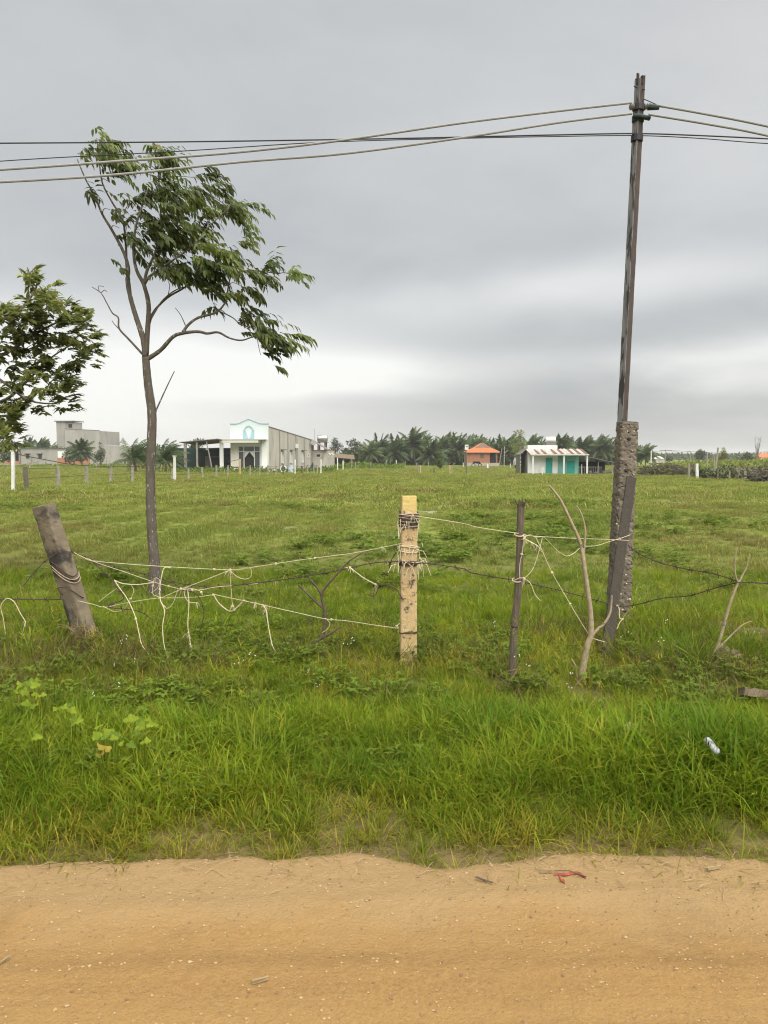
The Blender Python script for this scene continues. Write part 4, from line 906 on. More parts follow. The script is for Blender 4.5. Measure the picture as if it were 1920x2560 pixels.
def power_pole(x, y0, Y, label, arm=True, mat='post_grey', w=.2):
    q = P(x, y0, Y); zb = G(q.x, q.y); t = thing('power_pole', label, 'power pole', (q.x, q.y, zb)); h = q.z - zb
    MB().tube([(0, 0, -.3), (0, 0, h)], [w * .6, w * .45], 7).build('shaft', M[mat], t)
    if arm: MB().span((-1.6, -.06, h - .35), (1.6, .06, h - .2)).build('crossarm', M['post_dark'], t)
    return Vector((q.x, q.y, zb + h))
a = power_pole(1628, 1127, 140, 'white power pole standing right of the windblown palm', False, 'white_paint', .2)
b = power_pole(1664.5, 1124, 200, 'grey power pole with crossarm, left of the round far tree', True)
c = power_pole(1726.5, 1128, 330, 'faint farthest power pole behind the round far tree', True)
d = P(2000, 1121, 230)
wire('far_power_line', [a, a.lerp(b, .5) + Vector((0, 0, -.4)), b + Vector((0, 0, -.2)), b.lerp(c, .5) + Vector((0, 0, -.6)), c], .03, 'cable_dark', 'thin far power line over the right tree line')
wire('far_power_line', [b + Vector((.8, 0, -.2)), b.lerp(d, .5) + Vector((0, 0, -1.2)), d], .03, 'cable_dark', 'thin far power line to the right edge')
# things lying about
def motorcycle_heap():
    p = P(1192, 1169, 150); t = thing('covered_motorbike', 'small dark motorbike shape parked before the brick house', 'motorbike', (p.x, p.y, G(p.x, p.y)))
    mb = MB(); mb.tube([(-.75, 0, .7), (-.4, 0, .95), (0, 0, .85), (.4, 0, .9), (.75, 0, .55)], [.12, .2, .22, .24, .1], 8); mb.build('body', M['black'], t, True)
    for x in (-.65, .6):
        a_ = [(x + .33 * math.cos(k), 0, .33 + .33 * math.sin(k)) for k in np.linspace(0, 6.283, 15)]; MB().tube(a_, .07, 6, cap=False).build('wheel', M['black'], t)
    MB().tube([(-.7, -.3, 1.08), (-.55, 0, 1.0), (-.7, .3, 1.08)], .03, 5).build('handlebar', M['dark'], t)
motorcycle_heap()
def parked_truck():
    p = P(1300, 1140, 125); t = thing('small_white_trailer', 'small white vehicle front half hidden left of the cottage', 'vehicle', (p.x, p.y, G(p.x, p.y)))
    MB().prism([(-.7, .55), (.7, .55), (.7, 1.15), (.5, 1.75), (-.5, 1.75), (-.7, 1.15)], 0, 2.4).build('cab', M['white_paint'], t)
    MB().prism([(-.55, 1.2), (.55, 1.2), (.44, 1.65), (-.44, 1.65)], -.03, -.004).build('windscreen', M['glass'], t)
    MB().span((-.6, -.05, .75), (.6, -.004, .95)).build('grille', M['dark'], t)
    for s_ in (-1, 1): MB().lathe([(.02, -.1), (.3, -.1), (.3, .1), (.02, .1)], (s_ * .6, .6, .3), (1, 0, 0), 14).build('wheel', M['black'], t)
parked_truck()
p = P(708, 1175, 88); t = thing('drum', 'white ringed drum against the grey side wall', 'drum', (p.x, p.y, G(p.x, p.y)))
a_ = [(.32 * math.cos(k), 0, .4 + .36 * math.sin(k)) for k in np.linspace(0, 6.283, 17)]; MB().tube(a_, .06, 6, cap=False).build('rim', M['white_paint'], t); MB().lathe([(.02, 0), (.3, .02), (.3, .1)], (0, .02, .4), (0, 1, 0), 14).build('face', M['net_light'], t)
p = P(727, 1175, 87); t = thing('drum', 'blue white drum right of the ringed one by the grey wall', 'drum', (p.x, p.y, G(p.x, p.y)))
MB().lathe([(.02, 0), (.3, .02), (.32, .4), (.3, .85), (.02, .87)], (0, 0, 0), (0, 0, 1), 12).build('barrel', pmat('blue_drum', (.20, .28, .38), (.5, .5, .5), 4), t)
p = P(777, 1176, 90); t = thing('green_tarp', 'dark green tarp propped like a tent by the rear wing', 'tarp', (p.x, p.y, G(p.x, p.y)))
MB().add([(-.45, 0, 0), (.45, 0, 0), (.25, .2, 1.25), (.35, .9, 0), (-.4, .8, 0)], [(0, 1, 2), (1, 3, 2), (3, 4, 2), (4, 0, 2)]).build('sheet', M['net'], t)
tag(MB().add([tuple(P(692, 1177, 88)), tuple(P(672, 1180, 88)), tuple(P(674, 1177, 88.5)), tuple(P(694, 1172, 88.5)), tuple(P(692, 1175.5, 88)), tuple(P(672, 1178.5, 88)), tuple(P(674, 1175.5, 88.5)), tuple(P(694, 1170.5, 88.5))], [(0,3,2,1),(4,5,6,7),(0,1,5,4),(1,2,6,5),(2,3,7,6),(3,0,4,7)]).build('sheet_scrap', M['pale_sheet']), 'pale sheet scrap at the corner of the grey side wall', 'scrap')

# ================================================================== THE NEAR TREES
def cA(x, y): return (x / 2.592, 1200 + y / 2.592)                 # photo crops used for measuring
def cB(x, y): return (560 + x / 2.765, 1200 + y / 2.765)
def cC(x, y): return (1100 + x / 3.072, 1180 + y / 3.072)
def cD(x, y): return (1460 + x / 3.567, 1180 + y / 3.567)
def cT(x, y): return (150 + x / 2.552, 300 + y / 2.552)
def cL(x, y): return (x / 3.456, 640 + y / 3.456)

def limb(mb, pts, r0, r1, n=7, sub=5, jit=.12):
    sp = smooth_path(pts, sub); m = len(sp) - 1
    mb.tube([Vector(q[:3]) for q in sp], [r0 + (r1 - r0) * (i / m) ** .8 for i in range(m + 1)], n, jit=jit)
def twig_leaves(mb, cols, p, d, length, n, L, W, rs, wind, droop, bright=1.0):
    p = Vector(p); d = Vector(d).normalized(); q = p.copy()
    sidea = d.cross(Vector((0, 0, 1))); sidea = sidea.normalized() if sidea.length > .05 else Vector((1, 0, 0))
    b0 = bright * (.62 + .6 * rs.random())
    for i in range(n):
        d = (d + Vector((wind * .08, 0, -droop * .11)) + Vector((rs.gauss(0, .06), rs.gauss(0, .06), rs.gauss(0, .06)))).normalized(); q = q + d * (length / n)
        s_ = 1 if i % 2 else -1
        ld = (d * .55 + sidea * s_ * (.75 if i < n - 1 else .1) + Vector((wind * .45, rs.gauss(0, .25), -droop * .7 * (.5 + rs.random())))).normalized()
        n0 = len(mb.v); up = Vector((rs.gauss(0, .35), -.15 + rs.gauss(0, .35), 1))
        ll = L * rs.uniform(.7, 1.15); mb.leaf(q, ld, up, ll, W * rs.uniform(.8, 1.15), .18, .22)
        c = b0 * (.8 + .4 * rs.random()); yel = 1 + .35 * max(0, rs.gauss(0, .5)); cols += [(c * yel, c * (1 + .12 * (yel - 1)), c * .9, 1)] * (len(mb.v) - n0)
def young_tree():
    Y = 8.6; pb = base_pt(386, 1500); Y = 8.7
    b = P(386, 1490, Y); b.z = G(b.x, b.y)
    t = thing('young_tree', 'slender windswept young tree with spotted trunk behind the twine fence', 'tree', (0, 0, 0))
    Q = lambda x, y, dy=0: P(x, y, Y + dy)
    tr = MB(); base = b - Vector((0, 0, .15))
    tpts = [base, Q(387, 1420), Q(380, 1330), Q(376, 1210), Q(379, 1100), Q(379.5, 1030), Q(370, 960), Q(364, 893)]
    rr = [.105, .062, .056, .053, .052, .051, .046, .042]
    sp = smooth_path([(*p_, r_) for p_, r_ in zip(tpts, rr)], 7)
    tr.tube([Vector(q[:3]) for q in sp], [q[3] for q in sp], 12, jit=.07)
    br = []
    def B(pts, r0, r1, dys=None):
        w = [Q(*cT(*q), (dys[i] if dys else 0)) for i, q in enumerate(pts)]; limb(tr, w, r0, r1); br.append((w, r1)); return w
    B([(545, 1512), (532, 1400), (490, 1270), (452, 1140), (430, 1030), (436, 940), (400, 830), (330, 700), (270, 600), (220, 480), (165, 380), (110, 250)], .036, .006, [0, 0, .02, .05, .1, .12, .12, .1, .1, .05, 0, 0])
    B([(452, 1150), (440, 1040), (425, 940), (420, 800), (400, 640), (330, 520), (270, 400), (250, 260), (235, 120)], .02, .005, [.05, .1, .15, .2, .2, .2, .15, .1, .1])
    B([(548, 1500), (560, 1320), (566, 1180), (535, 1050), (490, 960), (470, 850), (480, 700), (520, 560), (560, 440)], .034, .007, [0, -.02, -.05, -.1, -.12, -.15, -.2, -.2, -.2])
    B([(536, 1052), (556, 960), (610, 840), (640, 700), (640, 520), (630, 380), (620, 170)], .02, .005, [-.1, -.05, 0, .05, .05, .05, 0])
    B([(540, 1045), (570, 1000), (640, 950), (740, 880), (850, 800), (950, 680), (1080, 560)], .018, .005, [-.1, -.15, -.2, -.3, -.3, -.25, -.2])
    B([(566, 1310), (600, 1220), (690, 1130), (800, 1065), (900, 980), (1000, 900), (1140, 860)], .016, .005, [0, .05, .1, .15, .2, .2, .2])
    B([(575, 1280), (640, 1170), (700, 1110), (760, 1075), (800, 1065)], .010, .005, [0, -.02, 0, .08, .15])
    B([(555, 1528), (640, 1470), (720, 1385), (785, 1360), (880, 1350), (940, 1362), (1010, 1355), (1080, 1390), (1160, 1405), (1260, 1380), (1400, 1410)], .027, .005, [0, -.05, -.1, -.15, -.2, -.2, -.22, -.25, -.25, -.25, -.25])
    B([(785, 1352), (820, 1305), (880, 1262), (960, 1240), (1015, 1215), (1060, 1150), (1075, 1060), (1100, 990), (1200, 960), (1400, 980)], .018, .005, [-.15, -.12, -.1, -.05, 0, .02, .05, .1, .1, .1])
    B([(1010, 1216), (1100, 1260), (1160, 1310), (1240, 1330)], .008, .004, [0, -.05, -.1, -.15])
    B([(525, 1492), (440, 1400), (378, 1330), (372, 1262), (335, 1232), (300, 1170), (262, 1105), (205, 1066)], .014, .004, [0, 0, .03, .03, .05, .06, .08, .1])
    B([(262, 1102), (285, 1085), (300, 1098)], .005, .003); B([(250, 1090), (245, 1060), (280, 1062)], .004, .003); B([(378, 1335), (345, 1300), (332, 1280)], .006, .003)
    B([(800, 1310), (770, 1245), (735, 1198)], .006, .003); B([(690, 1115), (700, 1060), (690, 1030)], .005, .003)
    w = [Q(387, 1036), Q(392, 1022), Q(412, 978), Q(436, 928)]; limb(tr, w, .013, .005)
    trunk = tr.build('trunk', M['bark'], t, True)
    blobs = [(255, 130, 95, 60, 26, .9), (250, 205, 120, 75, 44, 1.0), (330, 300, 85, 70, 22, .9), (300, 260, 90, 60, 16, .85), (340, 400, 70, 50, 14, .8), (205, 430, 36, 30, 4, .8), (250, 480, 30, 20, 3, .8), (235, 75, 22, 20, 5, 1.5),  # last value per blob: light on the clump, put into the leaf tint
             (622, 160, 45, 45, 14, 1.2), (600, 260, 70, 55, 18, .9), (490, 330, 45, 40, 10, .8), (720, 300, 90, 55, 18, .9), (640, 390, 120, 85, 44, 1.0), (780, 400, 130, 80, 42, .8), (900, 370, 60, 50, 12, .8),
             (470, 520, 85, 85, 26, .75), (560, 560, 110, 90, 40, .8), (360, 580, 55, 65, 10, .8), (700, 520, 120, 95, 52, 1.0), (830, 560, 100, 85, 44, 1.35), (960, 470, 110, 70, 30, .8), (1080, 500, 90, 70, 26, .9), (1140, 590, 75, 80, 26, 1.0), (1040, 600, 90, 70, 26, .95), (960, 660, 90, 45, 16, .8),
             (400, 690, 75, 70, 16, .75), (390, 800, 40, 70, 8, .7), (520, 690, 110, 80, 36, .75), (660, 670, 130, 90, 52, .8), (780, 730, 130, 90, 56, .8), (560, 820, 110, 90, 36, .75), (700, 850, 140, 90, 60, .8), (860, 850, 130, 95, 60, 1.3), (960, 840, 100, 80, 44, 1.5), (1040, 900, 95, 70, 36, 1.1),
             (1120, 830, 90, 65, 26, .85), (640, 930, 110, 40, 18, .75), (830, 960, 120, 60, 32, .8), (980, 980, 110, 70, 36, .85), (1120, 970, 90, 60, 24, .85), (720, 1000, 40, 30, 6, .7),
             (1240, 930, 100, 40, 18, .9), (1340, 960, 90, 45, 18, 1.0), (1440, 960, 70, 38, 14, 1.1), (1500, 990, 45, 40, 8, 1.5), (1180, 1060, 100, 60, 22, .8), (1280, 1080, 90, 50, 16, .8), (1000, 1080, 70, 50, 14, .75), (940, 1040, 50, 50, 8, .75), (1020, 1180, 65, 50, 14, 1.0), (1220, 1160, 80, 35, 10, .85), (880, 1060, 30, 40, 4, .7),
             (1270, 1250, 70, 38, 14, .85), (1230, 1330, 100, 70, 28, .8), (1330, 1330, 110, 70, 34, .9), (1440, 1390, 100, 55, 26, 1.1), (1330, 1430, 90, 60, 20, .85), (1300, 1500, 55, 55, 10, .8), (1360, 1540, 30, 30, 4, .8), (1140, 1370, 40, 40, 6, .8),
             (330, 890, 18, 16, 2, .7), (385, 960, 22, 22, 3, .7)]
    mb = MB(); cols = []; rs = random.Random(3); px = Y / FPX / 2.552
    for cx, cy, rx_, ry_, n, br_ in blobs:
        cl = []
        for _ in range(max(1, int(n * .13 + .6))):
            a = rs.random() * 6.283; r_ = math.sqrt(rs.random()); cl.append((cx + math.cos(a) * rx_ * r_ * .9, cy + math.sin(a) * ry_ * r_ * .9, a, rs.gauss(0, .30) if rx_ > 40 else rs.gauss(0, .06), br_ * rs.uniform(.75, 1.3)))
        for _ in range(int(n * .46) + 1):
            ex, ey, a, dy, bb = rs.choice(cl)
            x = ex + rs.gauss(0, 17) - 24; y = ey + rs.gauss(0, 13) - 6
            p = Q(*cT(x, y), dy + rs.gauss(0, .05)); d = Vector((.75 + .5 * math.cos(a) + rs.gauss(0, .2), rs.gauss(0, .4), .15 - .5 * math.sin(a) + rs.gauss(0, .2)))
            twig_leaves(mb, cols, p, d, rs.uniform(.14, .27) if rx_ > 30 else .1, rs.randint(6, 11) if rx_ > 30 else 5, .108 * rs.uniform(.7, 1.25), .037, rs, .7, .85, bb)
    mb.c = cols; cr = mb.build('crown', M['tree_leaf'], t); cr['kind'] = 'stuff'
    tw = MB()
    for cx, cy, rx_, ry_, n, _ in blobs:
        if n < 8: continue
        c = Q(*cT(cx - 20, cy)); best = min((min(((c - q).length, q) for q in w), w) for w, r in br); q = best[0][1]
        if best[0][0] < .9: limb(tw, [q, q.lerp(c, .5) + Vector((-.02, rs.gauss(0, .05), .03)), c], .006, .003, 4, 3)
    tw.build('twigs', M['bark2'], t)['kind'] = 'stuff'
young_tree()

def edge_tree():
    Y = 10.2; t = thing('leafy_tree', 'leafy tree reaching in from the left edge', 'tree', (0, 0, 0)); Q = lambda x, y, dy=0: P(x, y, Y + dy)
    tr = MB(); b = P(-260, 1420, Y); b.z = G(b.x, b.y) - .1
    limb(tr, [b, Q(-250, 1200), Q(-235, 1020), Q(-200, 900), Q(-150, 800)], .10, .06, 9)
    brs = []
    for pts in ([(-235, 1030), (-120, 1020), (0, 1005), (60, 960), (120, 900), (180, 860)], [(-200, 900), (-100, 900), (0, 890), (80, 840), (160, 800), (230, 800)], [(-150, 800), (-60, 800), (30, 790), (90, 720), (85, 670)], [(-150, 800), (-90, 760), (-20, 740), (0, 800)], [(-220, 960), (-100, 960), (-20, 940), (70, 1000), (150, 1010)], [(-235, 1040), (-100, 1050), (0, 1040), (60, 1035)]):
        w = [Q(*q, random.uniform(-.3, .3)) for q in pts]; limb(tr, w, .04, .006); brs.append(w)
    tr.build('trunk', M['bark2'], t, True)
    blobs = [(255, 160, 45, 50, 16, 1.4), (290, 260, 95, 70, 30, 1.1), (420, 290, 60, 45, 18, 1.4), (280, 380, 100, 60, 30, .9), (440, 370, 90, 60, 30, 1.0), (240, 480, 110, 70, 34, .9), (400, 500, 110, 80, 46, 1.0), (600, 500, 110, 75, 46, 1.2), (700, 600, 80, 70, 28, 1.0), (100, 570, 110, 80, 38, .9), (20, 500, 60, 60, 16, 1.0),
             (250, 620, 130, 90, 52, .8), (430, 640, 130, 90, 56, .8), (600, 660, 110, 80, 46, .9), (760, 720, 65, 60, 24, 1.0), (800, 830, 50, 55, 16, 1.0), (90, 740, 110, 90, 40, .8), (280, 780, 140, 90, 40, .7), (460, 800, 130, 90, 40, .75), (640, 800, 90, 70, 26, .85), (770, 900, 75, 60, 24, .9), (680, 900, 60, 50, 14, .85), (100, 920, 130, 80, 30, .7), (320, 930, 130, 90, 46, 1.0), (480, 980, 110, 80, 40, .9), (150, 1040, 130, 80, 38, .9), (350, 1080, 120, 80, 44, 1.1), (540, 1090, 90, 80, 40, .85), (40, 1100, 80, 80, 18, .7),
             (500, 1220, 110, 70, 36, 1.0), (420, 1280, 80, 50, 24, .95), (560, 1300, 55, 45, 16, 1.0), (150, 1260, 60, 50, 12, .8), (50, 1310, 90, 60, 24, .85), (170, 1350, 60, 45, 14, .8), (285, 1375, 40, 28, 8, .7), (60, 1420, 110, 70, 34, .9), (40, 1500, 120, 80, 40, 1.1), (120, 1560, 110, 70, 34, 1.2), (40, 1620, 120, 60, 34, 1.0), (-60, 700, 90, 300, 60, .8), (-60, 1200, 90, 300, 60, .8)]
    mb = MB(); cols = []; rs = random.Random(4)
    for cx, cy, rx_, ry_, n, br_ in blobs:
        cl = []
        for _ in range(max(1, int(n * .16 + .6))):
            a = rs.random() * 6.283; r_ = math.sqrt(rs.random()); cl.append((cx + math.cos(a) * rx_ * r_ * .9, cy + math.sin(a) * ry_ * r_ * .9, a, rs.gauss(0, .35), br_ * rs.uniform(.75, 1.35)))
        for _ in range(int(n * .50) + 1):
            ex, ey, a, dy, bb = rs.choice(cl); p = Q(*cL(ex + rs.gauss(0, 22) - 8, ey + rs.gauss(0, 18)), dy + rs.gauss(0, .06)); d = Vector((.35 + .8 * math.cos(a) + rs.gauss(0, .35), rs.gauss(0, .5), .45 - .7 * math.sin(a) + rs.gauss(0, .35)))
            twig_leaves(mb, cols, p, d, rs.uniform(.07, .13), rs.randint(6, 9), .112 * rs.uniform(.75, 1.2), .048, rs, .25, .0, bb)
    mb.c = cols; mb.build('crown', M['tree_leaf2'], t)['kind'] = 'stuff'
edge_tree()

# ================================================================== UTILITY POLE AND CABLES
def utility_pole():
    Y = 6.9; b = P(1541, 1590, Y); b.z = G(b.x, b.y); t = thing('utility_pole', 'tall rusty steel pole standing on a pitted concrete stub', 'utility pole', (0, 0, 0))
    top = P(1568, 1054, Y); lo = b - Vector((0, 0, .3))
    mb = MB(); mb.rough(lo, top, .178, .165, R(6), 190, 14, .0060, 30, .014, .90, 4, .02); st = mb.build('concrete_stub', M['concrete_stub'], t); st['label'] = 'pitted grey concrete stub with holes and pebbles'
    # pits and pebbles
    rs = random.Random(9)
    ax = (top - lo)
    for h, dx, r_ in ((.93, .0, .017), (.80, -.012, .022)):
        c = lo + ax * h + Vector((dx, -.080, 0)); lump(c, (r_, .012, r_ * .7), int(h * 100)).build('hole', M['dark_wood'], st)
    peb = MB()
    for i in range(60):
        h = rs.uniform(.12, .98); c = lo + ax * h + Vector((rs.uniform(-.085, .085) * (1 - .14 * h), -.083 + .012 * h, 0)); r_ = rs.uniform(.004, .010)
        peb.lathe([(.001, -r_ * .5), (r_, 0), (.001, r_ * .6)], c, (rs.gauss(0, .3), -1, rs.gauss(0, .3)), 6)
    peb.build('pebbles', M['pebble'], st)['kind'] = 'stuff'
    s0 = P(1552, 1120, Y + .13); s1 = P(1600, 200, Y + .13)
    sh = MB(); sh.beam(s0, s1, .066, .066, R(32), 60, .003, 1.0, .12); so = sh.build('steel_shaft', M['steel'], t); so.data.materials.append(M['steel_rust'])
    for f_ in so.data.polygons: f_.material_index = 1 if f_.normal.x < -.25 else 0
    tip = MB()
    for i in range(5):
        a = i * 1.25; c = s1 + Vector((math.cos(a) * .03, math.sin(a) * .03, 0)); tip.beam(c - Vector((0, 0, .05)), c + Vector((0, 0, .02 + .03 * rs.random())), .025, .012, a, 2, .006)
    tip.build('broken_tip', M['dark_wood'], t)
    def S(y): # point on the shaft at photo row y
        h = (y - 190) / (1120 - 190); return s1.lerp(s0, h)
    for y, n in ((258, 'upper_bracket'), (286, 'lower_bracket'), (334, 'wire_clamp')):
        c = S(y); MB().lathe([(.047, -.03), (.052, -.025), (.052, .025), (.047, .03)], c, (s1 - s0), 12).build(n, M['green_tape' if y == 286 else 'cable_dark'], t)
    c = S(258)
    for s_, L in ((1, .10), (-1, .055)):
        MB().lathe([(.012, .03), (.03, .035), (.018, .045), (.03, .055), (.018, .065), (.03, .075), (.02, .085)], c, (s_, -.25, .02), 12).build('insulator', M['ceramic'], t)
    MB().tube([c + Vector((.08, -.02, 0)), c + Vector((.10, -.025, -.005)), c + Vector((.17, -.035, -.012))], [.03, .026, .02], 9).build('cable_sleeve', M['green_tape'], t)
    c2 = S(286); MB().tube([c2 + Vector((-.05, -.04, .01)), c2 + Vector((0, -.06, 0)), c2 + Vector((.09, -.04, -.01))], .02, 9).build('cable_sleeve', M['green_tape'], t)
    h0 = S(212); MB().tube([h0 + Vector((-.06, -.03, .01)), h0 + Vector((-.04, -.03, 0)), h0, h0 + Vector((.03, -.05, -.03))], .005, 5).build('wire_hook', M['cable_dark'], t)
    MB().tube([S(240) + Vector((.03, -.03, 0)), S(250) + Vector((.1, -.04, 0)), S(258) + Vector((.2, -.03, -.01))], .004, 5).build('tie_wire', M['cable_dark'], t)
    for y in (600, 780): pass
    return S
S = utility_pole()
def cable(ptsF, r, mat, label, group):
    """ptsF: photo (x, y, depth)"""
    return wire('overhead_cable', [P(*q) for q in ptsF], r, mat, label, group, 'cable', 8, 10)
cable([(-420, 448, 5.9), (0, 424, 6.2), (300, 403, 6.35), (600, 380, 6.5), (860, 350, 6.6), (1150, 308, 6.75), (1400, 277, 6.9), (1578, 257, 6.98)], .0105, 'cable', 'upper thick pale cable left of the pole', 'thick pale cables')
cable([(-420, 474, 5.9), (0, 455, 6.2), (300, 436, 6.35), (600, 405, 6.5), (860, 384, 6.6), (1150, 345, 6.75), (1400, 306, 6.9), (1580, 284, 6.95)], .0105, 'cable', 'lower thick pale cable left of the pole', 'thick pale cables')
cable([(1640, 263, 7.0), (1780, 288, 7.05), (1920, 316, 7.1), (2300, 400, 7.2)], .0105, 'cable', 'upper thick pale cable right of the pole', 'thick pale cables')
cable([(1622, 286, 6.95), (1780, 312, 7.0), (1920, 339, 7.05), (2300, 425, 7.2)], .0105, 'cable', 'lower thick pale cable right of the pole', 'thick pale cables')
cable([(-420, 360, 6.9), (0, 358, 6.95), (500, 354, 7.0), (1000, 346, 7.0), (1400, 337, 7.0), (1592, 334, 7.0), (1750, 339, 7.05), (1920, 347, 7.1), (2300, 366, 7.2)], .006, 'cable_dark', 'thin black cable stretched level across the sky, thicker of the two', 'thin black cables')
cable([(-420, 440, 7.0), (0, 403, 7.0), (450, 378, 7.0), (800, 356, 7.02), (1150, 346, 7.03), (1400, 341, 7.03), (1592, 339, 7.03), (1750, 346, 7.05), (1920, 359, 7.1), (2300, 380, 7.2)], .0042, 'cable_dark', 'thinnest black cable, sloping down to the left behind the tree', 'thin black cables')

# ================================================================== POSTS AND STICKS OF THE NEAR FENCE
def leaning_post():
    Y = 6.2; b = P(*cA(620, 930), Y); b.z = G(b.x, b.y) - .2; top = P(*cA(283, 163), Y - .12); t = thing('leaning_post', 'weathered square concrete post leaning left, wrapped with wire and twine', 'post', (0, 0, 0))
    MB().rough(b, top, .152, .13, R(-22), 80, 10, .0014, 22, .003, .97, 7, .010).build('shaft', M['concrete_old'], t)
    ax = top - b; w = MB()
    for h in (.60, .612, .63, .5):
        c = b + ax * h; pts = [c + Vector((.10 * math.cos(a), .10 * math.sin(a), .03 * math.sin(a * 2 + h * 9) - .04 * math.cos(a))) for a in np.linspace(0, 6.5, 20)]; w.tube(pts, .004, 5)
    w.build('wire_wrap', M['rust_wire'], t)
    w = MB()
    for h in (.605, .585):
        c = b + ax * h; pts = [c + Vector((.105 * math.cos(a), .102 * math.sin(a), .02 * math.sin(a * 2) - .045 * math.cos(a))) for a in np.linspace(0, 6.4, 20)]; w.tube(pts, .0045, 5)
    w.build('twine_wrap', M['twine_old'], t)
    rs = random.Random(8); g = MB()
    for i in range(160):
        h = rs.uniform(.02, .30); a = rs.uniform(2.8, 6.6); c = b + ax * h + Vector((.10 * math.cos(a), .09 * math.sin(a), 0)); d = Vector((rs.gauss(0, .6), -.25 + rs.gauss(0, .3), rs.gauss(0, .6))); g.tube([c, c + d * .07, c + d * .12 + Vector((0, 0, -.05))], [.0025, .002, .001], 3, cap=False)
    g.build('dead_creeper', M['straw'], t)['kind'] = 'stuff'
leaning_post()
def ochre_post():
    Y = 5.7; b = P(1020, 1690, Y); b.z = G(b.x, b.y) - .2; top = P(1022, 1240, Y); t = thing('ochre_post', 'upright ochre concrete post with dark stains, wrapped near the top', 'post', (0, 0, 0))
    MB().rough(b, top - Vector((0, 0, .105)), .128, .12, R(3), 90, 9, .0012, 26, .003, .93, 9, .006).build('shaft', M['yellow_post'], t)
    MB().beam(top - Vector((0, 0, .107)), top, .112, .108, R(3), 5, .003, .94, .08).build('painted_head', M['lichen_yellow'], t)
    rs = random.Random(10); ax = top - b; Lh = ax.length
    def ring(h, n, r, mat, name, tilt=.02, rad=.078, turns=1):
        mb = MB()
        for i in range(n):
            z = h + rs.uniform(-1, 1) * tilt; ph = rs.random() * 6; pts = []
            for a in np.linspace(0, 6.283 * turns + .3, 22 * turns):
                s_ = 1 / max(abs(math.cos(a)), abs(math.sin(a))); s_ = min(s_, 1.25)
                pts.append(b + ax * (z / Lh) + Vector((rad * s_ * .92 * math.cos(a), rad * s_ * .88 * math.sin(a), .012 * math.sin(a + ph) + rs.gauss(0, .002))))
            mb.tube(pts, r, 5)
        return mb.build(name, M[mat], t)
    ring(Lh - .155, 7, .006, 'rust_wire', 'wire_wrap', .03, .074); ring(Lh - .185, 10, .0035, 'twine_old', 'twine_wrap', .055, .077); ring(Lh - .19, 3, .012, 'dark_wood', 'bark_strip', .03, .068)
    ring(Lh - .50, 4, .005, 'rust_wire', 'wire_wrap', .012, .073); ring(Lh - .40, 3, .0035, 'twine', 'twine_wrap', .05, .073); ring(Lh - 1.02, 2, .0035, 'rust_wire', 'wire_wrap', .015, .072)
    g = MB()
    for h, n, sp in ((Lh - .48, 26, .06), (Lh - .38, 16, .05), (Lh - .2, 14, .05)):
        for i in range(n):
            a = rs.uniform(3.0, 6.4); c = b + ax * ((h + rs.gauss(0, .02)) / Lh) + Vector((.085 * math.cos(a), .085 * math.sin(a), 0)); d = Vector((rs.gauss(0, .5), -.4 + rs.gauss(0, .3), rs.gauss(-.2, .5)))
            g.tube([c, c + d * sp, c + d * sp * 1.5 + Vector((0, 0, -sp * .8))], [.0026, .0024, .0018], 4, cap=False)
    g.build('frayed_twine', M['twine'], t)['kind'] = 'stuff'
ochre_post()
def stake():
    Y = 5.2; b = P(*cC(552, 1640), Y); b.z = G(b.x, b.y) - .1; top = P(*cC(622, 245), Y); t = thing('wooden_stake', 'thin grey round wooden stake with a split top', 'stake', (0, 0, 0))
    mb = MB(); pts = [b, b.lerp(top, .3) + Vector((-.006, 0, 0)), b.lerp(top, .6) + Vector((.008, 0, 0)), top]; sp = smooth_path(pts, 9); mb.tube([Vector(q) for q in sp], [.026 - .002 * i / len(sp) for i in range(len(sp))], 10, jit=.14); mb.build('shaft', M['grey_wood'], t)
    rs = random.Random(2); s = MB()
    for i in range(14):
        a = rs.random() * 6.28; c = top + Vector((math.cos(a) * .02, math.sin(a) * .02, -.02)); s.tube([c, c + Vector((rs.gauss(0, .02), rs.gauss(0, .02), .03 + .03 * rs.random()))], [.005, .002], 4)
    s.build('split_fibres', M['grey_wood'], t)['kind'] = 'stuff'
    for yy, m in ((480, 'twine'), (830, 'twine'), (1170, 'rust_wire')):
        c = P(*cC(622 - (yy - 245) * .05 - 3, yy), Y); MB().tube([c + Vector((.03 * math.cos(a), .03 * math.sin(a), .01 * math.sin(a))) for a in np.linspace(0, 6.6, 16)], .0042, 5).build('tie', M[m], t)
stake()
def branchy_stick():
    Y = 5.15; t = thing('forked_stick', 'pale crooked forked stick planted between the thin stake and the utility pole', 'stick', (0, 0, 0)); Q = lambda x, y, d=0: P(*cC(x, y), Y + d)
    b = Q(1066, 1700); b.z = G(b.x, b.y) - .08
    mb = MB(); limb(mb, [b, Q(1100, 1500), Q(1130, 1340), Q(1160, 1245), Q(1156, 1080), Q(1130, 880), Q(1096, 640), Q(1072, 530), Q(1000, 370), Q(925, 215), Q(838, 103)], .027, .007, 9, 6, .12); mb.build('stem', M['pale_stick'], t, True)
    for pts, r0, r1 in (([Q(1098, 640), Q(1112, 540), Q(1113, 430), Q(1084, 320), Q(1046, 260)], .010, .004), ([Q(1155, 1270), Q(1210, 1210), Q(1265, 1160), Q(1305, 1085), Q(1316, 1010), Q(1320, 950)], .013, .005), ([Q(1062, 1620), Q(1050, 1560), Q(1040, 1490), Q(1010, 1435)], .009, .004), ([Q(1100, 705), Q(1075, 680), Q(1055, 660)], .005, .003)):
        mb = MB(); limb(mb, pts, r0, r1, 7, 5, .12); mb.build('side_branch', M['pale_stick'], t, True)
branchy_stick()
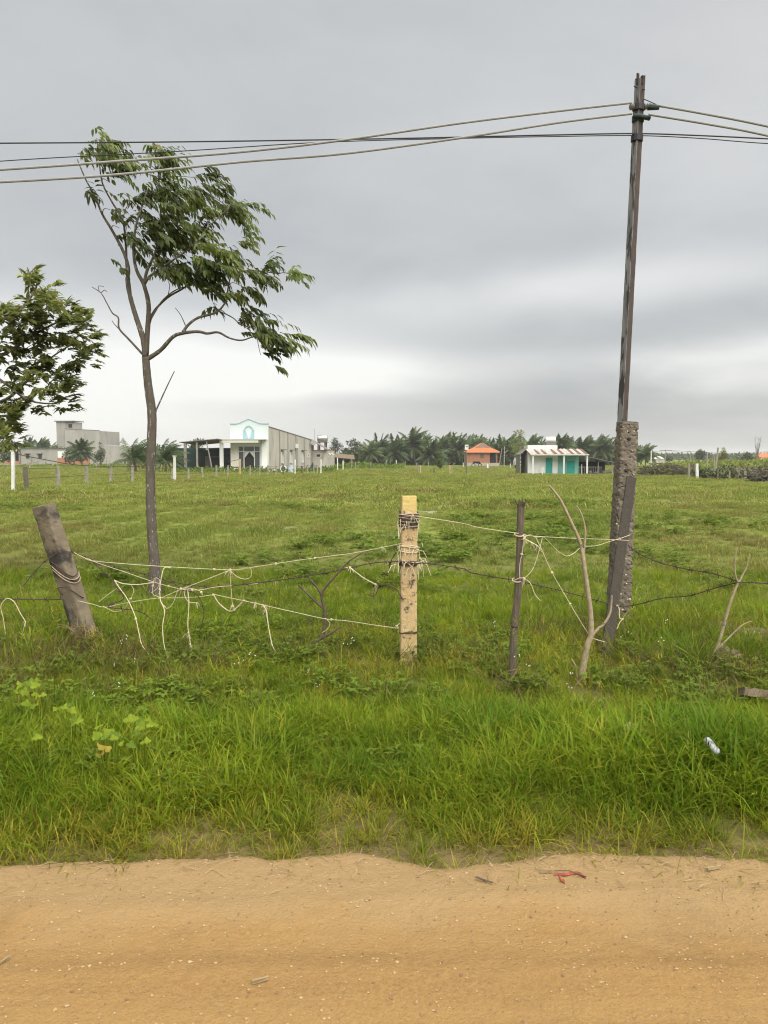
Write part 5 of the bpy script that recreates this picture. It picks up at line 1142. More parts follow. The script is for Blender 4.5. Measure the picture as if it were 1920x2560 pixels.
def plank():
    t = thing('leaning_plank', 'dark wooden plank leaning against the pitted concrete stub', 'plank', (0, 0, 0))
    b = P(*cC(1262, 1590), 5.75); b.z = G(b.x, b.y) - .03; top = P(*cC(1470, 45), 6.68)
    MB().beam(b + (top - b) * .06, top, .080, .03, R(-10), 22, .004, 1.02, .12).build('board', M['dark_wood'], t)
    MB().beam(b, b + (top - b) * .061, .05, .02, R(-10), 3, .003, 1.6, .1).build('sharpened_foot', M['dark_wood'], t)
plank()
def dead_branch():
    Y = 6.0; t = thing('dead_branch', 'dark forked dead branch hung in the twine left of the ochre post', 'branch', (0, 0, 0)); Q = lambda x, y, d=0: P(*cB(x, y), Y + d)
    b = Q(450, 1290); mb = MB(); limb(mb, [b, Q(540, 1200), Q(620, 1130), Q(680, 1080), Q(697, 1000), Q(694, 900), Q(675, 795), Q(715, 725), Q(790, 640), Q(860, 565), Q(962, 500)], .020, .005, 8, 5); mb.build('stem', M['dark_stick'], t, True)
    for pts, r0, r1 in (([Q(676, 800), Q(650, 750), Q(615, 710), Q(588, 675)], .011, .006), ([Q(692, 890), Q(640, 845), Q(580, 790), Q(515, 722)], .011, .006), ([Q(640, 1115), Q(700, 1080), Q(760, 1045), Q(808, 1013)], .012, .006), ([Q(545, 1215), Q(620, 1195), Q(690, 1165), Q(768, 1108)], .012, .005), ([Q(640, 1190), Q(720, 1170), Q(735, 1160)], .006, .003), ([Q(703, 930), Q(712, 910), Q(745, 890)], .006, .003)):
        mb = MB(); limb(mb, pts, r0, r1, 7, 5); mb.build('fork', M['dark_stick'], t, True)
dead_branch()
def dry_stick():
    Y = 5.55; t = thing('dry_stick', 'slanting pale dry stick holding the barbed wire at right', 'stick', (0, 0, 0)); Q = lambda x, y, d=0: P(*cD(x, y), Y + d)
    b = Q(1010, 1880); mb = MB(); limb(mb, [b, Q(1090, 1720), Q(1180, 1580), Q(1230, 1430), Q(1290, 1210), Q(1340, 1070), Q(1378, 985)], .015, .009, 8, 5); mb.build('stem', M['pale_stick'], t, True)
    for pts, r0, r1 in (([Q(1378, 990), Q(1350, 920), Q(1345, 800), Q(1365, 670)], .008, .003), ([Q(1378, 990), Q(1410, 930), Q(1450, 850), Q(1465, 770)], .009, .003), ([Q(1170, 1600), Q(1250, 1520), Q(1330, 1440), Q(1420, 1360), Q(1500, 1330)], .008, .003)):
        mb = MB(); limb(mb, pts, r0, r1, 7, 5); mb.build('side_branch', M['pale_stick'], t, True)
dry_stick()

# ================================================================== BARBED WIRE
_b = MB(); _b.tube([(-.022, 0, -.012), (.022, 0, .012)], .0026, 4); _b.tube([(-.020, .004, .014), (.020, -.004, -.014)], .0026, 4); BARB = None
def barbed(pts, label, step=.11, r=.0042, cat='barbed wire'):
    """two strands twisted round each other with barbs tied on"""
    sp = [Vector(q[:3]) for q in smooth_path(pts, 10)]
    t = thing('barbed_wire', label, cat, (0, 0, 0), 0, 'near barbed wires')
    MB().tube(sp, r, 5, jit=.3).build('strand', M['rust_wire'], t)
    d = 0; me = MB(); me.tube([(-.02, 0, -.016), (0, 0, 0), (.02, 0, .016)], .003, 4); me = me.mesh('barb', M['rust_wire'])
    for i in range(len(sp) - 1):
        d += (sp[i + 1] - sp[i]).length
        if d > step: d = 0; inst('barb', me, t, sp[i], (random.random() * 3, random.random() * 3, random.random() * 3)); inst('barb', me, t, sp[i], (random.random() * 3, random.random() * 3 + 1.5, random.random() * 3))
def pts_in(conv, lst, Ya, Yb):
    n = len(lst) - 1; return [P(*conv(x, y), Ya + (Yb - Ya) * i / max(n, 1)) for i, (x, y) in enumerate(lst)]
barbed(pts_in(cA, [(395, 462), (480, 470), (560, 500), (700, 555), (900, 600), (1080, 650), (1250, 682), (1400, 692)], 6.05, 5.95) + pts_in(cB, [(250, 708), (600, 660), (870, 607), (1040, 572), (1215, 563)], 5.85, 5.64), 'upper rusty barbed wire from the leaning post to the ochre post')
barbed(pts_in(cB, [(1225, 562), (1330, 578), (1400, 575), (1650, 612)], 5.62, 5.45) + pts_in(cC, [(250, 775), (560, 830), (850, 892), (1120, 962), (1300, 1012)], 5.3, 5.6), 'rusty barbed wire from the ochre post past the stake to the plank')
barbed(pts_in(cC, [(1340, 1025), (1420, 1030)], 6.0, 6.1) + pts_in(cD, [(480, 1180), (700, 1125), (950, 1100), (1200, 1025), (1370, 985)], 6.05, 5.55), 'lower barbed wire sagging from the utility pole to the slanting stick')
barbed(pts_in(cD, [(395, 655), (460, 705), (560, 762), (700, 815), (950, 872), (1150, 905), (1370, 975)], 6.7, 5.55), 'upper barbed wire falling from the utility pole to the slanting stick')
barbed(pts_in(cD, [(1375, 982), (1500, 985), (1660, 990), (1900, 960)], 5.54, 5.4), 'barbed wire running off the right edge from the slanting stick')
barbed(pts_in(cA, [(388, 462), (300, 520), (210, 610), (150, 690)], 6.05, 5.95), 'loose barbed wire hanging left from the leaning post', .14)
barbed(pts_in(cA, [(488, 750), (450, 768), (300, 775), (60, 773), (-200, 790)], 6.15, 6.1), 'low barbed wire running off the left edge')
barbed(pts_in(cA, [(600, 530), (700, 620), (760, 700), (800, 770), (700, 820), (900, 850), (980, 900)], 6.0, 5.9), 'tangled barbed wire low beside the leaning post', .16)
barbed(pts_in(cA, [(1070, 650), (1130, 670), (1180, 712), (1260, 730), (1310, 800), (1320, 880), (1290, 990)], 5.95, 5.9), 'loose dark wire end hanging under the twine tangle', .2, .0035)
barbed(pts_in(cB, [(1060, 722), (1120, 728), (1185, 750), (1215, 790), (1240, 830)], 5.7, 5.62), 'short rusty wire tied to the left side of the ochre post', .12)
barbed(pts_in(cB, [(1190, 500), (1150, 570), (1140, 640), (1090, 650)], 5.66, 5.7), 'bent wire end left of the ochre post wrapping', .1)
barbed(pts_in(cB, [(1075, 730), (1040, 800), (990, 790)], 5.7, 5.75), 'curled wire scrap below the twine end left of ochre post', .1, .003)

# ================================================================== TWINE
KNOT = MB(); 
for i in range(5):
    a = i * 1.3; KNOT.tube([(math.cos(k + a) * .006, math.sin(k * 1.3 + a) * .006, math.sin(k + a * 2) * .006) for k in np.linspace(0, 6.2, 9)], .003, 4)
KNOT = KNOT.mesh('knot', M['twine']); TW = 0
def twine(pts, label, r=.0034, knots=(), fray=(), mat='twine'):
    sp = [Vector(q[:3]) for q in smooth_path(pts, 8)]
    t = thing('twine', label, 'twine', (0, 0, 0), 0, 'cream twine of the near fence')
    MB().tube(sp, r * .68, 5, jit=.25).build('strand', M[mat], t)
    for k in knots: inst('knot', KNOT, t, sp[int(k * (len(sp) - 1))], (random.random() * 6, random.random() * 6, 0))
    for k in fray:
        c = sp[int(k * (len(sp) - 1))]; g = MB()
        for i in range(6):
            d = Vector((random.gauss(0, .5), random.gauss(0, .4), random.gauss(-.5, .5))); g.tube([c, c + d * .022, c + d * .034 + Vector((0, 0, -.012))], [.002, .0018, .0014], 4, cap=False)
        g.build('frayed_end', M[mat], t)
a = pts_in
twine(a(cA, [(480, 470), (540, 500), (620, 526), (1000, 557), (1490, 582)], 6.02, 5.9) + a(cB, [(200, 603), (540, 551), (880, 507), (1100, 465), (1225, 440)], 5.85, 5.63), 'topmost taut twine from the leaning post to the ochre post', knots=(.42, .7, .62), fray=(.9,))
twine(a(cA, [(560, 505), (640, 540), (820, 600), (1000, 662), (1180, 708), (1300, 712), (1400, 694), (1640, 674)], 6.0, 5.9) + a(cB, [(300, 705), (600, 662), (872, 606)], 5.85, 5.75), 'second twine down, sloping from the leaning post then rising right', knots=(.35, .45, .99), fray=(.4,))
twine(a(cA, [(505, 783), (600, 805), (680, 824), (800, 800), (1000, 768), (1130, 764), (1275, 758), (1390, 742)], 6.05, 5.92), 'low twine from the foot of the leaning post to the tangle', knots=(.62, .99))
twine(a(cA, [(1375, 738), (1480, 762), (1600, 786)], 5.92, 5.9) + a(cB, [(130, 833), (260, 862), (480, 912), (700, 960), (850, 974), (1040, 1003), (1205, 1025)], 5.88, 5.63), 'lowest twine running right to the foot half of the ochre post', knots=(.3, .42, .7, .99), fray=(.42,))
twine(a(cA, [(1042, 765), (1180, 706), (1330, 648), (1490, 584)], 5.93, 5.88), 'twine slanting up from the tangle to the topmost twine')
twine(a(cA, [(740, 648), (775, 700), (815, 755), (850, 820), (880, 900), (902, 1000), (920, 1070), (962, 1130), (985, 1205), (1012, 1150)], 6.0, 5.7), 'long hanging twine nearest the leaning post with a hooked end', .005, knots=(.45,))
twine(a(cA, [(1105, 567), (1065, 570), (1048, 620), (1036, 700), (1040, 780), (1066, 850), (1054, 950), (1062, 1060), (1088, 1168)], 5.93, 5.7), 'long hanging twine right of the tree trunk', .0048, knots=(.02, .4))
twine(a(cA, [(980, 730), (1020, 700), (1035, 650), (1000, 640), (990, 735), (1030, 760), (1050, 800), (1082, 832), (1120, 800), (1152, 722), (1200, 700), (1290, 716), (1312, 745)], 5.95, 5.9), 'looped slack twine below the tree trunk', knots=(.3, .55, .8, .95))
twine(a(cA, [(1205, 690), (1196, 745), (1225, 790), (1280, 795)], 5.92, 5.9), 'short twine loop above the knotted hanging one', fray=(.98,))
twine(a(cA, [(1215, 705), (1224, 800), (1217, 950), (1230, 1040), (1234, 1090)], 5.92, 5.85), 'hanging twine with two frayed knots', .0055, knots=(.02, .62, .85), fray=(.62, .85, 1.0))
twine(a(cA, [(1385, 745), (1420, 800), (1490, 850), (1540, 822), (1570, 792), (1600, 786)], 5.91, 5.9), 'double slack twine bight below the vertical cord', .006, knots=(.5,))
twine(a(cA, [(1492, 585), (1495, 660), (1500, 740), (1506, 815)], 5.88, 5.88), 'straight vertical twine joining top and low lines', knots=(.0, 1.0), fray=(.98,))
twine(a(cA, [(1490, 582), (1530, 622), (1580, 642), (1620, 632), (1630, 600), (1618, 572), (1560, 572)], 5.88, 5.86), 'round open twine loop under the topmost line', knots=(0,), fray=(.02,))
twine(a(cA, [(740, 650), (800, 672), (890, 678), (970, 668), (1010, 662)], 6.0, 5.94), 'short level twine left of the tree trunk foot', .006)
twine(a(cA, [(850, 680), (866, 722), (838, 785), (800, 838), (745, 852), (700, 835), (668, 818)], 5.98, 6.0), 'curved twine loop beside the leaning post foot', knots=(.3,))
twine(a(cA, [(640, 790), (690, 750), (760, 700)], 6.0, 6.0), 'short straight twine scrap crossing beside the leaning post')
twine(a(cA, [(36, 1000), (22, 900), (6, 820), (42, 770), (90, 788), (130, 860), (168, 922)], 6.0, 5.95), 'twine hooked over the low wire at the left edge', .005, fray=(.99,))
twine(a(cB, [(270, 868), (292, 900), (300, 960), (316, 1060), (346, 1170), (425, 1245)], 5.88, 5.7), 'hanging twine left of the dead branch', .0055, knots=(0,), fray=(.03, .2))
twine(a(cB, [(872, 606), (915, 640), (970, 680), (1055, 727)], 5.74, 5.7), 'thick short twine tied to the rusty wire left of the ochre post', .006, knots=(0, .97), fray=(.02, .98))
twine(a(cB, [(700, 955), (732, 990), (715, 1030), (678, 1055)], 5.9, 5.9), 'short twine tail tied on the dead branch')
twine(a(cB, [(1210, 1025), (1195, 1010), (1215, 990)], 5.62, 5.62), 'small twine knot on the lower left of the ochre post', knots=(.5,))
twine(a(cB, [(1212, 237), (1290, 246), (1372, 256), (1650, 300)], 5.6, 5.45) + a(cC, [(290, 425), (600, 472)], 5.32, 5.17), 'upper twine from the ochre post to the thin stake', knots=(.25,), fray=(.25,))
twine(a(cC, [(600, 470), (690, 490), (1000, 508), (1290, 518), (1450, 526)], 5.17, 6.1), 'taut twine from the thin stake to the plank', knots=(.12, .2))
twine(a(cC, [(650, 500), (690, 482), (730, 500), (790, 500), (830, 530), (900, 602), (970, 645), (1030, 622), (1092, 576), (1200, 566), (1300, 535), (1380, 512), (1462, 482)], 5.17, 6.1), 'sagging twine below the taut one right of the stake', knots=(0, .18, .92))
twine(a(cC, [(735, 500), (780, 595), (860, 772), (950, 930), (1050, 1100), (1145, 1250), (1175, 1278), (1265, 1305)], 5.2, 5.13), 'long slanting twine down to the forked stick', knots=(.3, .5, .78))
twine(a(cC, [(786, 504), (748, 650), (706, 755), (640, 824)], 5.2, 5.17), 'short slanting twine back to the middle of the thin stake', knots=(.99,))
twine(a(cC, [(560, 838), (610, 815), (650, 822), (694, 855), (730, 940), (772, 990)], 5.165, 5.1), 'loose twine tail at the middle of the thin stake', knots=(.35,), fray=(.35,))
twine(a(cC, [(645, 515), (630, 620), (612, 720), (612, 815)], 5.165, 5.165), 'vertical twine along the thin stake', knots=(0, .4), fray=(.05,))
twine(a(cC, [(650, 515), (700, 540), (745, 565)], 5.16, 5.1), 'frayed white twine end at the thin stake', .006, fray=(.5, .98))
twine(a(cC, [(1358, 1024), (1376, 1050), (1380, 1120), (1400, 1130), (1378, 1160), (1358, 1206)], 6.0, 5.95), 'short white twine hanging on the dark plank', .005, knots=(.05, .6))

# ================================================================== SMALL THINGS IN THE VERGE AND ON THE ROAD
def at_height(xF, yF, z):
    q = P(xF, yF, 1.0); k = (CAM_H - z) / (CAM_H - q.z); return P(xF, yF, k)
for i, (xF, yF, r, lab) in enumerate([(1790, 1572, (.20, .13, .13), 'brown rubble lump left of the slanting dry stick'), (1880, 1588, (.24, .14, .12), 'long brown rubble lump at the right edge behind the dry stick'), (1808, 1650, (.15, .12, .15), 'mortared brick rubble lump at the foot of the dry stick')]):
    q = at_height(xF, yF, .10); z = G(q.x, q.y)
    t = thing('rubble_lump', lab, 'rubble', (q.x, q.y, z)); lump((0, 0, .02), (r[0] * .85, r[1], r[2] * .8), 90 + i, sub=3).build('body', M['rubble'], t, False)
    for k in range(3): lump((random.uniform(-.1, .1), -.08, .05 + .02 * k), (.03, .025, .02), 95 + i * 5 + k).build('stone', M['rock' if k else 'brick'], t)
q = at_height(1575, 1828, .12); t = thing('tan_stone', 'small tan stone in the grass left of the white plastic roll', 'stone', (q.x, q.y, G(q.x, q.y))); lump((0, 0, .09), (.05, .05, .05), 101).build('body', M['rock'], t)
# brick slab at right edge
q = at_height(1850, 1710, .2); q2 = at_height(1960, 1725, .16); t = thing('brick_slab', 'mossy brick slab half hidden in grass at the right edge', 'slab', (q.x, q.y, 0)); d = q2 - q
MB().beam((0, 0, q.z - .05), (d.x, d.y, q2.z - .05), .12, .05, R(70), 8, .014).build('slab', M['rubble'], t); MB().beam((d.x * .55, d.y * .55 - .05, q.z - .06), (d.x, d.y - .05, q2.z - .065), .09, .05, R(70), 4, .01).build('brick_edge', M['brick'], t)
# white plastic roll
a0 = at_height(1762, 1845, .26); a1 = at_height(1796, 1884, .20); t = thing('plastic_roll', 'white crumpled plastic roll lying in the roadside grass', 'plastic', (0, 0, 0)); d = a1 - a0
mb = MB(); mb.tube([a0 + d * k for k in (0, .1, .25, .4, .55, .7, .85, 1)], [.008, .017, .019, .0175, .0195, .018, .018, .012], 12, jit=.06); mb.build('roll', M['plastic_white'], t, True)
MB().tube([a0 + d * .36 + (Vector((d.y, -d.x, 0)).normalized() * math.cos(k) * .0195 + Vector((0, 0, 1)) * math.sin(k) * .0195) for k in np.linspace(0, 6.283, 14)], .003, 5).build('band', M['black'], t)
# red plastic scrap on the road edge
def road_pt(xF, yF, dz=.02): q = at_height(xF, yF, .02); q.z = float(road_z(np.array(q.x), np.array(q.y))) + dz - .012; return q
t = thing('plastic_scrap', 'torn red plastic strip lying on the sandy road edge', 'scrap', (0, 0, 0))
def strip(pts, w, name):
    mb = MB(); vs = []; n = len(pts)
    for i, (x, y) in enumerate(pts):
        c = road_pt(x, y, .013 + .008 * random.random()); dd = Vector((0, 1, .5)) if i % 2 else Vector((.2, 1, .2)); vs += [c - dd * w / 2, c + dd * w / 2, c + dd * w / 2 + Vector((0, 0, .003)), c - dd * w / 2 + Vector((0, 0, .003))]
    fs = []
    for i in range(n - 1):
        for k in range(4): k2 = (k + 1) % 4; fs.append((i * 4 + k, i * 4 + k2, i * 4 + 4 + k2, i * 4 + 4 + k))
    mb.add(vs, fs + [(0, 3, 2, 1), (n * 4 - 4, n * 4 - 3, n * 4 - 2, n * 4 - 1)]).build(name, M['red_plastic'], t)
strip([(1386, 2196), (1398, 2198), (1412, 2200), (1426, 2196), (1440, 2194), (1452, 2200), (1464, 2207)], .010, 'long_strip'); strip([(1394, 2200), (1398, 2210), (1405, 2216), (1411, 2219)], .013, 'short_strip')
q0 = road_pt(1384, 2190); q1 = road_pt(1466, 2208); MB().tube([q0, q0.lerp(q1, .5) + Vector((0, .01, .006)), q1], .0018, 5).build('dark_thread', M['dark_stick'], t)
# straws, chips and twigs on the verge edge
def straw(n, seed):
    rs = random.Random(seed); mb = MB()
    for _ in range(n):
        x = rs.uniform(-2.6, 2.6); y = float(road_edge(np.array([x]))[0]) + rs.gauss(-.02, .12); z = float(max(road_z(np.array(x), np.array(y)), gz(x, y))) + .004
        a = rs.random() * 6.28; L = rs.uniform(.02, .09); d = Vector((math.cos(a), math.sin(a), rs.uniform(0, .15))) * L; mb.tube([(x, y, z), Vector((x, y, z + .006)) + d * .5, Vector((x, y, z)) + d], [.0009, .0013, .0007], 4, cap=False)
    tag(mb.build('straw_litter', M['straw']), 'dry straw litter scattered along the road edge', 'straw', kind='stuff')
straw(190, 5)
for xF, yF, a_, L, w, lab, m in [(1366, 2193, 0, .045, .016, 'pale wood chip left of the red plastic strip', 'straw'), (1784, 2184, .3, .06, .012, 'pale split twig at the right road edge', 'straw'), (1210, 2216, -.6, .07, .004, 'thin dark twig on the road left of the red plastic', 'dark_stick'), (650, 2466, .35, .05, .012, 'pale flat chip in the near left road', 'straw'), (8, 2412, 1.2, .06, .008, 'pale twig at the left edge of the road', 'straw')]:
    q = road_pt(xF, yF, .022); d = Vector((math.cos(a_), math.sin(a_), 0)) * L / 2
    tag(MB().beam(q - d, q + d, w, .006, 0, 3, .003, .8).build('wood_chip', M[m]), lab, 'wood chip')
def pebbles(n, seed):
    r_ = np.random.default_rng(seed); y = 1.75 + 1.35 * r_.random(n) ** .9; x = r_.uniform(-.62, .62, n) * (y + .6); r = .0016 + .0042 * r_.random(n) ** 4; r[r_.random(n) < .008] *= 1.9
    z = road_z(x, y) + r * .25; q = lambda a, b: r * r_.uniform(a, b, n); o = np.stack([x, y, z], -1)
    def at(dx, dy, dz): return o + np.stack([dx, dy, dz], -1)
    Z0 = np.zeros(n); v = np.stack([at(q(.7, 1.6), Z0, Z0), at(-q(.7, 1.6), Z0, Z0), at(Z0, q(.7, 1.4), Z0), at(Z0, -q(.7, 1.4), Z0), at(q(-.3, .3), q(-.3, .3), q(.4, 1)), at(Z0, Z0, -q(.5, .8))], 1)
    F8 = np.array([(0, 2, 4), (2, 1, 4), (1, 3, 4), (3, 0, 4), (2, 0, 5), (1, 2, 5), (3, 1, 5), (0, 3, 5)])
    mb = MB(); mb.v = v.reshape(-1, 3).tolist(); mb.f = (np.arange(n)[:, None, None] * 6 + F8[None]).reshape(-1, 3).tolist(); return mb
tag(pebbles(5000, 6).build('gravel', pmat('gravel', (.27, .175, .08), (.36, .26, .145), 60, .9)), 'loose tan grit strewn over the dirt road', 'gravel', kind='stuff')
tag(pebbles(2500, 16).build('gravel', pmat('dark_gravel', (.16, .09, .045), (.24, .15, .08), 60, .9)), 'dark crumbs of soil on the dirt road', 'gravel', kind='stuff')

# lime green lobed-leaf plants
def lobed(mat):
    mb = MB(); n = 15; vs = [(0, 0, 0)]
    for i in range(n):
        a = -2.5 + 5.0 * i / (n - 1); r = 1 + .22 * math.cos(a * 4.0); vs.append((math.sin(a) * r * .62, math.cos(a) * r * .62 + .25, -.10 * abs(math.sin(a)) + .06 * math.sin(i * 2.1)))
    mb.add(vs, [(0, i, i + 1) for i in range(1, n)]); return mb.mesh('leaf', M[mat])
LL = lobed('lime_leaf'); LY = lobed('yellow_leaf'); LW = lobed('dull_leaf')
def lime_plant(pts, label, z=.27, yellow=()):
    cL4 = [(x / 3.95, 1660 + y / 3.95) for x, y in pts]; ws = [at_height(*q, z + random.uniform(-.04, .04)) for q in cL4]; c = sum(ws, Vector()) / len(ws)
    t = thing('vine_plant', label, 'plant', (c.x, c.y + .05, G(c.x, c.y))); o = Vector((c.x, c.y + .05, G(c.x, c.y)))
    st = MB()
    for i, w_ in enumerate(ws):
        q = w_ - o; st.tube([(q.x * .3, q.y * .3, 0), (q.x * .7, q.y * .7, q.z * .6), tuple(q - Vector((0, 0, .004)))], .0022, 4, cap=False)
        s_ = random.uniform(.024, .056) * c.y / 4
        inst('leaf', LY if i in yellow else (LW if i % 3 == 2 else LL), t, q, (random.uniform(.25, .8), random.uniform(-.4, .4), random.uniform(-1.5, 1.5)), (s_,) * 3)
    st.build('stems', M['lime_leaf'], t)
lime_plant([(170, 225), (220, 205), (270, 215), (320, 180), (370, 220), (400, 235), (350, 310), (410, 320), (455, 350), (200, 290)], 'lime green vine at the left edge below the leaning post', .3)
lime_plant([(560, 450), (600, 440), (650, 430), (685, 470), (620, 480), (720, 560), (745, 590)], 'pale lime vine right below the left edge one', .28)
lime_plant([(330, 750), (375, 740), (400, 705), (250, 410), (300, 420)], 'small lime vine leaves low at the left', .26)
lime_plant([(940, 625), (980, 725), (1040, 735), (1090, 690), (1130, 745), (1160, 725), (1175, 800), (955, 860), (990, 855), (960, 912), (1030, 835), (1040, 870)], 'lime vine with yellow withered leaf', .27, (10, 11))
lime_plant([(1270, 570), (1340, 550), (1400, 580), (1440, 560), (1405, 640), (1340, 700), (1310, 670), (1430, 690), (1290, 820), (1430, 780), (1520, 610)], 'rightmost lime vine of the left verge', .27)

# ================================================================== GRASS
def blade(mb, cols, p, az, L, W, lean, curl, tint, segs=3):
    d = Vector((math.cos(az), math.sin(az), 0)); s_ = Vector((-d.y, d.x, 0)); q = Vector(p); th = lean; vs = []; n0 = len(mb.v)
    for k in range(segs):
        w = W * (1 - .25 * k / segs) * (.75 if k == 0 else 1); vs += [q - s_ * w / 2, q + s_ * w / 2]
        q = q + (d * math.sin(th) + Vector((0, 0, math.cos(th)))) * (L / segs); th += curl
    vs.append(q); fs = [(2 * k, 2 * k + 1, 2 * k + 3, 2 * k + 2) for k in range(segs - 1)] + [(2 * segs - 2, 2 * segs - 1, 2 * segs)]
    mb.add(vs, fs); cols += [(*tint, 1)] * len(vs)
def tuft(seed, n, L, W, spread, lean=(.05, .55), curl=(.1, .5), dry=.06, segs=3):
    rs = random.Random(seed); mb = MB(); cols = []
    for _ in range(n):
        a = rs.random() * 6.283; r = spread * math.sqrt(rs.random()); c = rs.uniform(.7, 1.3); t = (c * rs.uniform(.85, 1.15), c, c * .9)
        if rs.random() < dry: t = (1.6 * c, 1.15 * c, 1.9 * c)
        blade(mb, cols, (math.cos(a) * r, math.sin(a) * r, -.01), a + rs.gauss(0, 1.0), L * rs.uniform(.5, 1.15), W * rs.uniform(.7, 1.25), rs.uniform(*lean), rs.uniform(*curl), t, segs)
    mb.c = cols; return mb
def weed_tuft(seed, n, h, size, spread):
    rs = random.Random(seed); mb = MB(); cols = []
    for _ in range(n):
        a = rs.random() * 6.283; r = spread * math.sqrt(rs.random()); z = h * rs.uniform(.25, 1); p = Vector((math.cos(a) * r, math.sin(a) * r, z)); n0 = len(mb.v)
        mb.tube([(p.x * .5, p.y * .5, 0), p], .0012, 3, cap=False)
        for j in range(3):
            b_ = a + j * 2.1 + rs.gauss(0, .3); mb.leaf(p, (math.cos(b_), math.sin(b_), rs.uniform(-.1, .5)), (0, 0, 1), size * rs.uniform(.7, 1.2), size * .6, .12, .25)
        c = rs.uniform(.65, 1.35); cols += [(c, c, c * .9, 1)] * (len(mb.v) - n0)
    mb.c = cols; return mb
REAL = ('verge_grass', 'verge_undergrass', 'dry_grass')
def source_set(cname, builders, mat):
    col = bpy.data.collections.new(cname)
    for i, b in enumerate(builders):
        o = bpy.data.objects.new(f'{cname}_{i:02d}', b.mesh(cname, M[mat] if isinstance(mat, str) else M[mat[i]])); col.objects.link(o)
    return col
def scatter(name, pts, rotz, tilt, scl, idx, col, label, cat, real=False):
    me = bpy.data.meshes.new(name); n = len(pts); me.vertices.add(n); me.vertices.foreach_set('co', np.asarray(pts, np.float32).ravel())
    ra = np.stack([tilt[0], tilt[1], rotz], -1).astype(np.float32)
    at = me.attributes.new('rot', 'FLOAT_VECTOR', 'POINT'); at.data.foreach_set('vector', ra.ravel())
    at = me.attributes.new('scl', 'FLOAT_VECTOR', 'POINT'); at.data.foreach_set('vector', np.asarray(scl, np.float32).ravel())
    at = me.attributes.new('idx', 'INT', 'POINT'); at.data.foreach_set('value', np.asarray(idx, np.int32))
    o = bpy.data.objects.new(name, me); COL.objects.link(o); tag(o, label, cat, kind='stuff')
    g = bpy.data.node_groups.new(name + '_scatter', 'GeometryNodeTree'); g.interface.new_socket('Geometry', in_out='INPUT', socket_type='NodeSocketGeometry'); g.interface.new_socket('Geometry', in_out='OUTPUT', socket_type='NodeSocketGeometry')
    gi = g.nodes.new('NodeGroupInput'); go = g.nodes.new('NodeGroupOutput'); ip = g.nodes.new('GeometryNodeInstanceOnPoints'); ci = g.nodes.new('GeometryNodeCollectionInfo')
    ci.inputs['Collection'].default_value = col; ci.inputs['Separate Children'].default_value = True; ci.inputs['Reset Children'].default_value = True
    ip.inputs['Pick Instance'].default_value = True
    def na(nm, ty):
        q = g.nodes.new('GeometryNodeInputNamedAttribute'); q.data_type = ty; q.inputs['Name'].default_value = nm; return q.outputs['Attribute']
    g.links.new(gi.outputs[0], ip.inputs['Points']); g.links.new(ci.outputs[0], ip.inputs['Instance']); g.links.new(na('idx', 'INT'), ip.inputs['Instance Index'])
    e = g.nodes.new('FunctionNodeEulerToRotation'); g.links.new(na('rot', 'FLOAT_VECTOR'), e.inputs[0]); g.links.new(e.outputs[0], ip.inputs['Rotation']); g.links.new(na('scl', 'FLOAT_VECTOR'), ip.inputs['Scale']); 
    if real: rl = g.nodes.new('GeometryNodeRealizeInstances'); g.links.new(ip.outputs[0], rl.inputs[0]); g.links.new(rl.outputs[0], go.inputs[0])
    else: g.links.new(ip.outputs[0], go.inputs[0])
    md = o.modifiers.new('scatter', 'NODES'); md.node_group = g; return o
def points(y0, y1, per_m2, margin=1.6, k=.52, power=None):
    area = (y1 - y0) * ((y0 + y1) * k + 2 * margin); n = int(area * per_m2)
    # rows weighted by width
    y = y0 + (y1 - y0) * rng.random(n * 2); keep = rng.random(n * 2) < (y * k + margin) / (y1 * k + margin); y = y[keep]; x = (rng.random(len(y)) * 2 - 1) * (y * k + margin)
    return x, y
POST_FEET = [P(1020, 1690, 5.7), P(*cC(552, 1640), 5.2), P(*cC(1066, 1700), 5.15), P(*cC(1262, 1590), 5.75), P(*cA(600, 900), 6.2), P(*cD(1050, 1800), 5.55)]
def put(name, x, y, s, nvar, col, label, tilt=.12, zoff=0.0, stretch=None, cat='grass'):
    if name in ('verge_grass', 'fence_grass', 'verge_undergrass'):      # trodden ground in front of the posts
        k = np.ones(len(x), bool)
        for f_ in POST_FEET: k &= ~((np.abs(x - f_.x) < .13) & (y > f_.y - .75) & (y < f_.y + .08) & (rng.random(len(x)) < .8))
        x, y, s = x[k], y[k], s[k]
    n = len(x); z = gz(x, y) + zoff; sc = np.stack([s, s, s * (stretch if stretch is not None else 1)], -1)
    scatter(name, np.stack([x, y, z], -1), rng.random(n) * 6.283, (rng.normal(0, tilt, n), rng.normal(0, tilt, n)), sc, rng.integers(0, nvar, n), col, label, cat, REAL and name in REAL)
def off_patches(x, y):
    k = np.ones(len(x), bool)
    for px_, py_, a_, b_ in PATCH: k &= ((x - px_) / a_) ** 2 + ((y - py_) / b_) ** 2 > rng.uniform(.0, .9, len(x))
    return k
tall = source_set('tall_grass', [tuft(200 + i, 30, .30, .0052, .065, (.02, .6), (.12, .55), .06, 4) for i in range(5)] + [tuft(210, 15, .22, .0105, .05, (.1, .7), (.15, .5), .03, 4), tuft(211, 13, .25, .0115, .05, (.1, .6), (.15, .5), .1, 4), tuft(212, 22, .33, .0036, .08, (.05, .9), (.2, .6), .55, 4)], 'grass')
low = source_set('low_grass', [tuft(220 + i, 26, .13, .0050, .07, (.1, .9), (.1, .6), .14) for i in range(5)], 'edge_blade')
M['dead_blade'] = leafmat('dead_brown_blade', (.16, .125, .055), (.10, .085, .035), 3, .3, spec=.1)
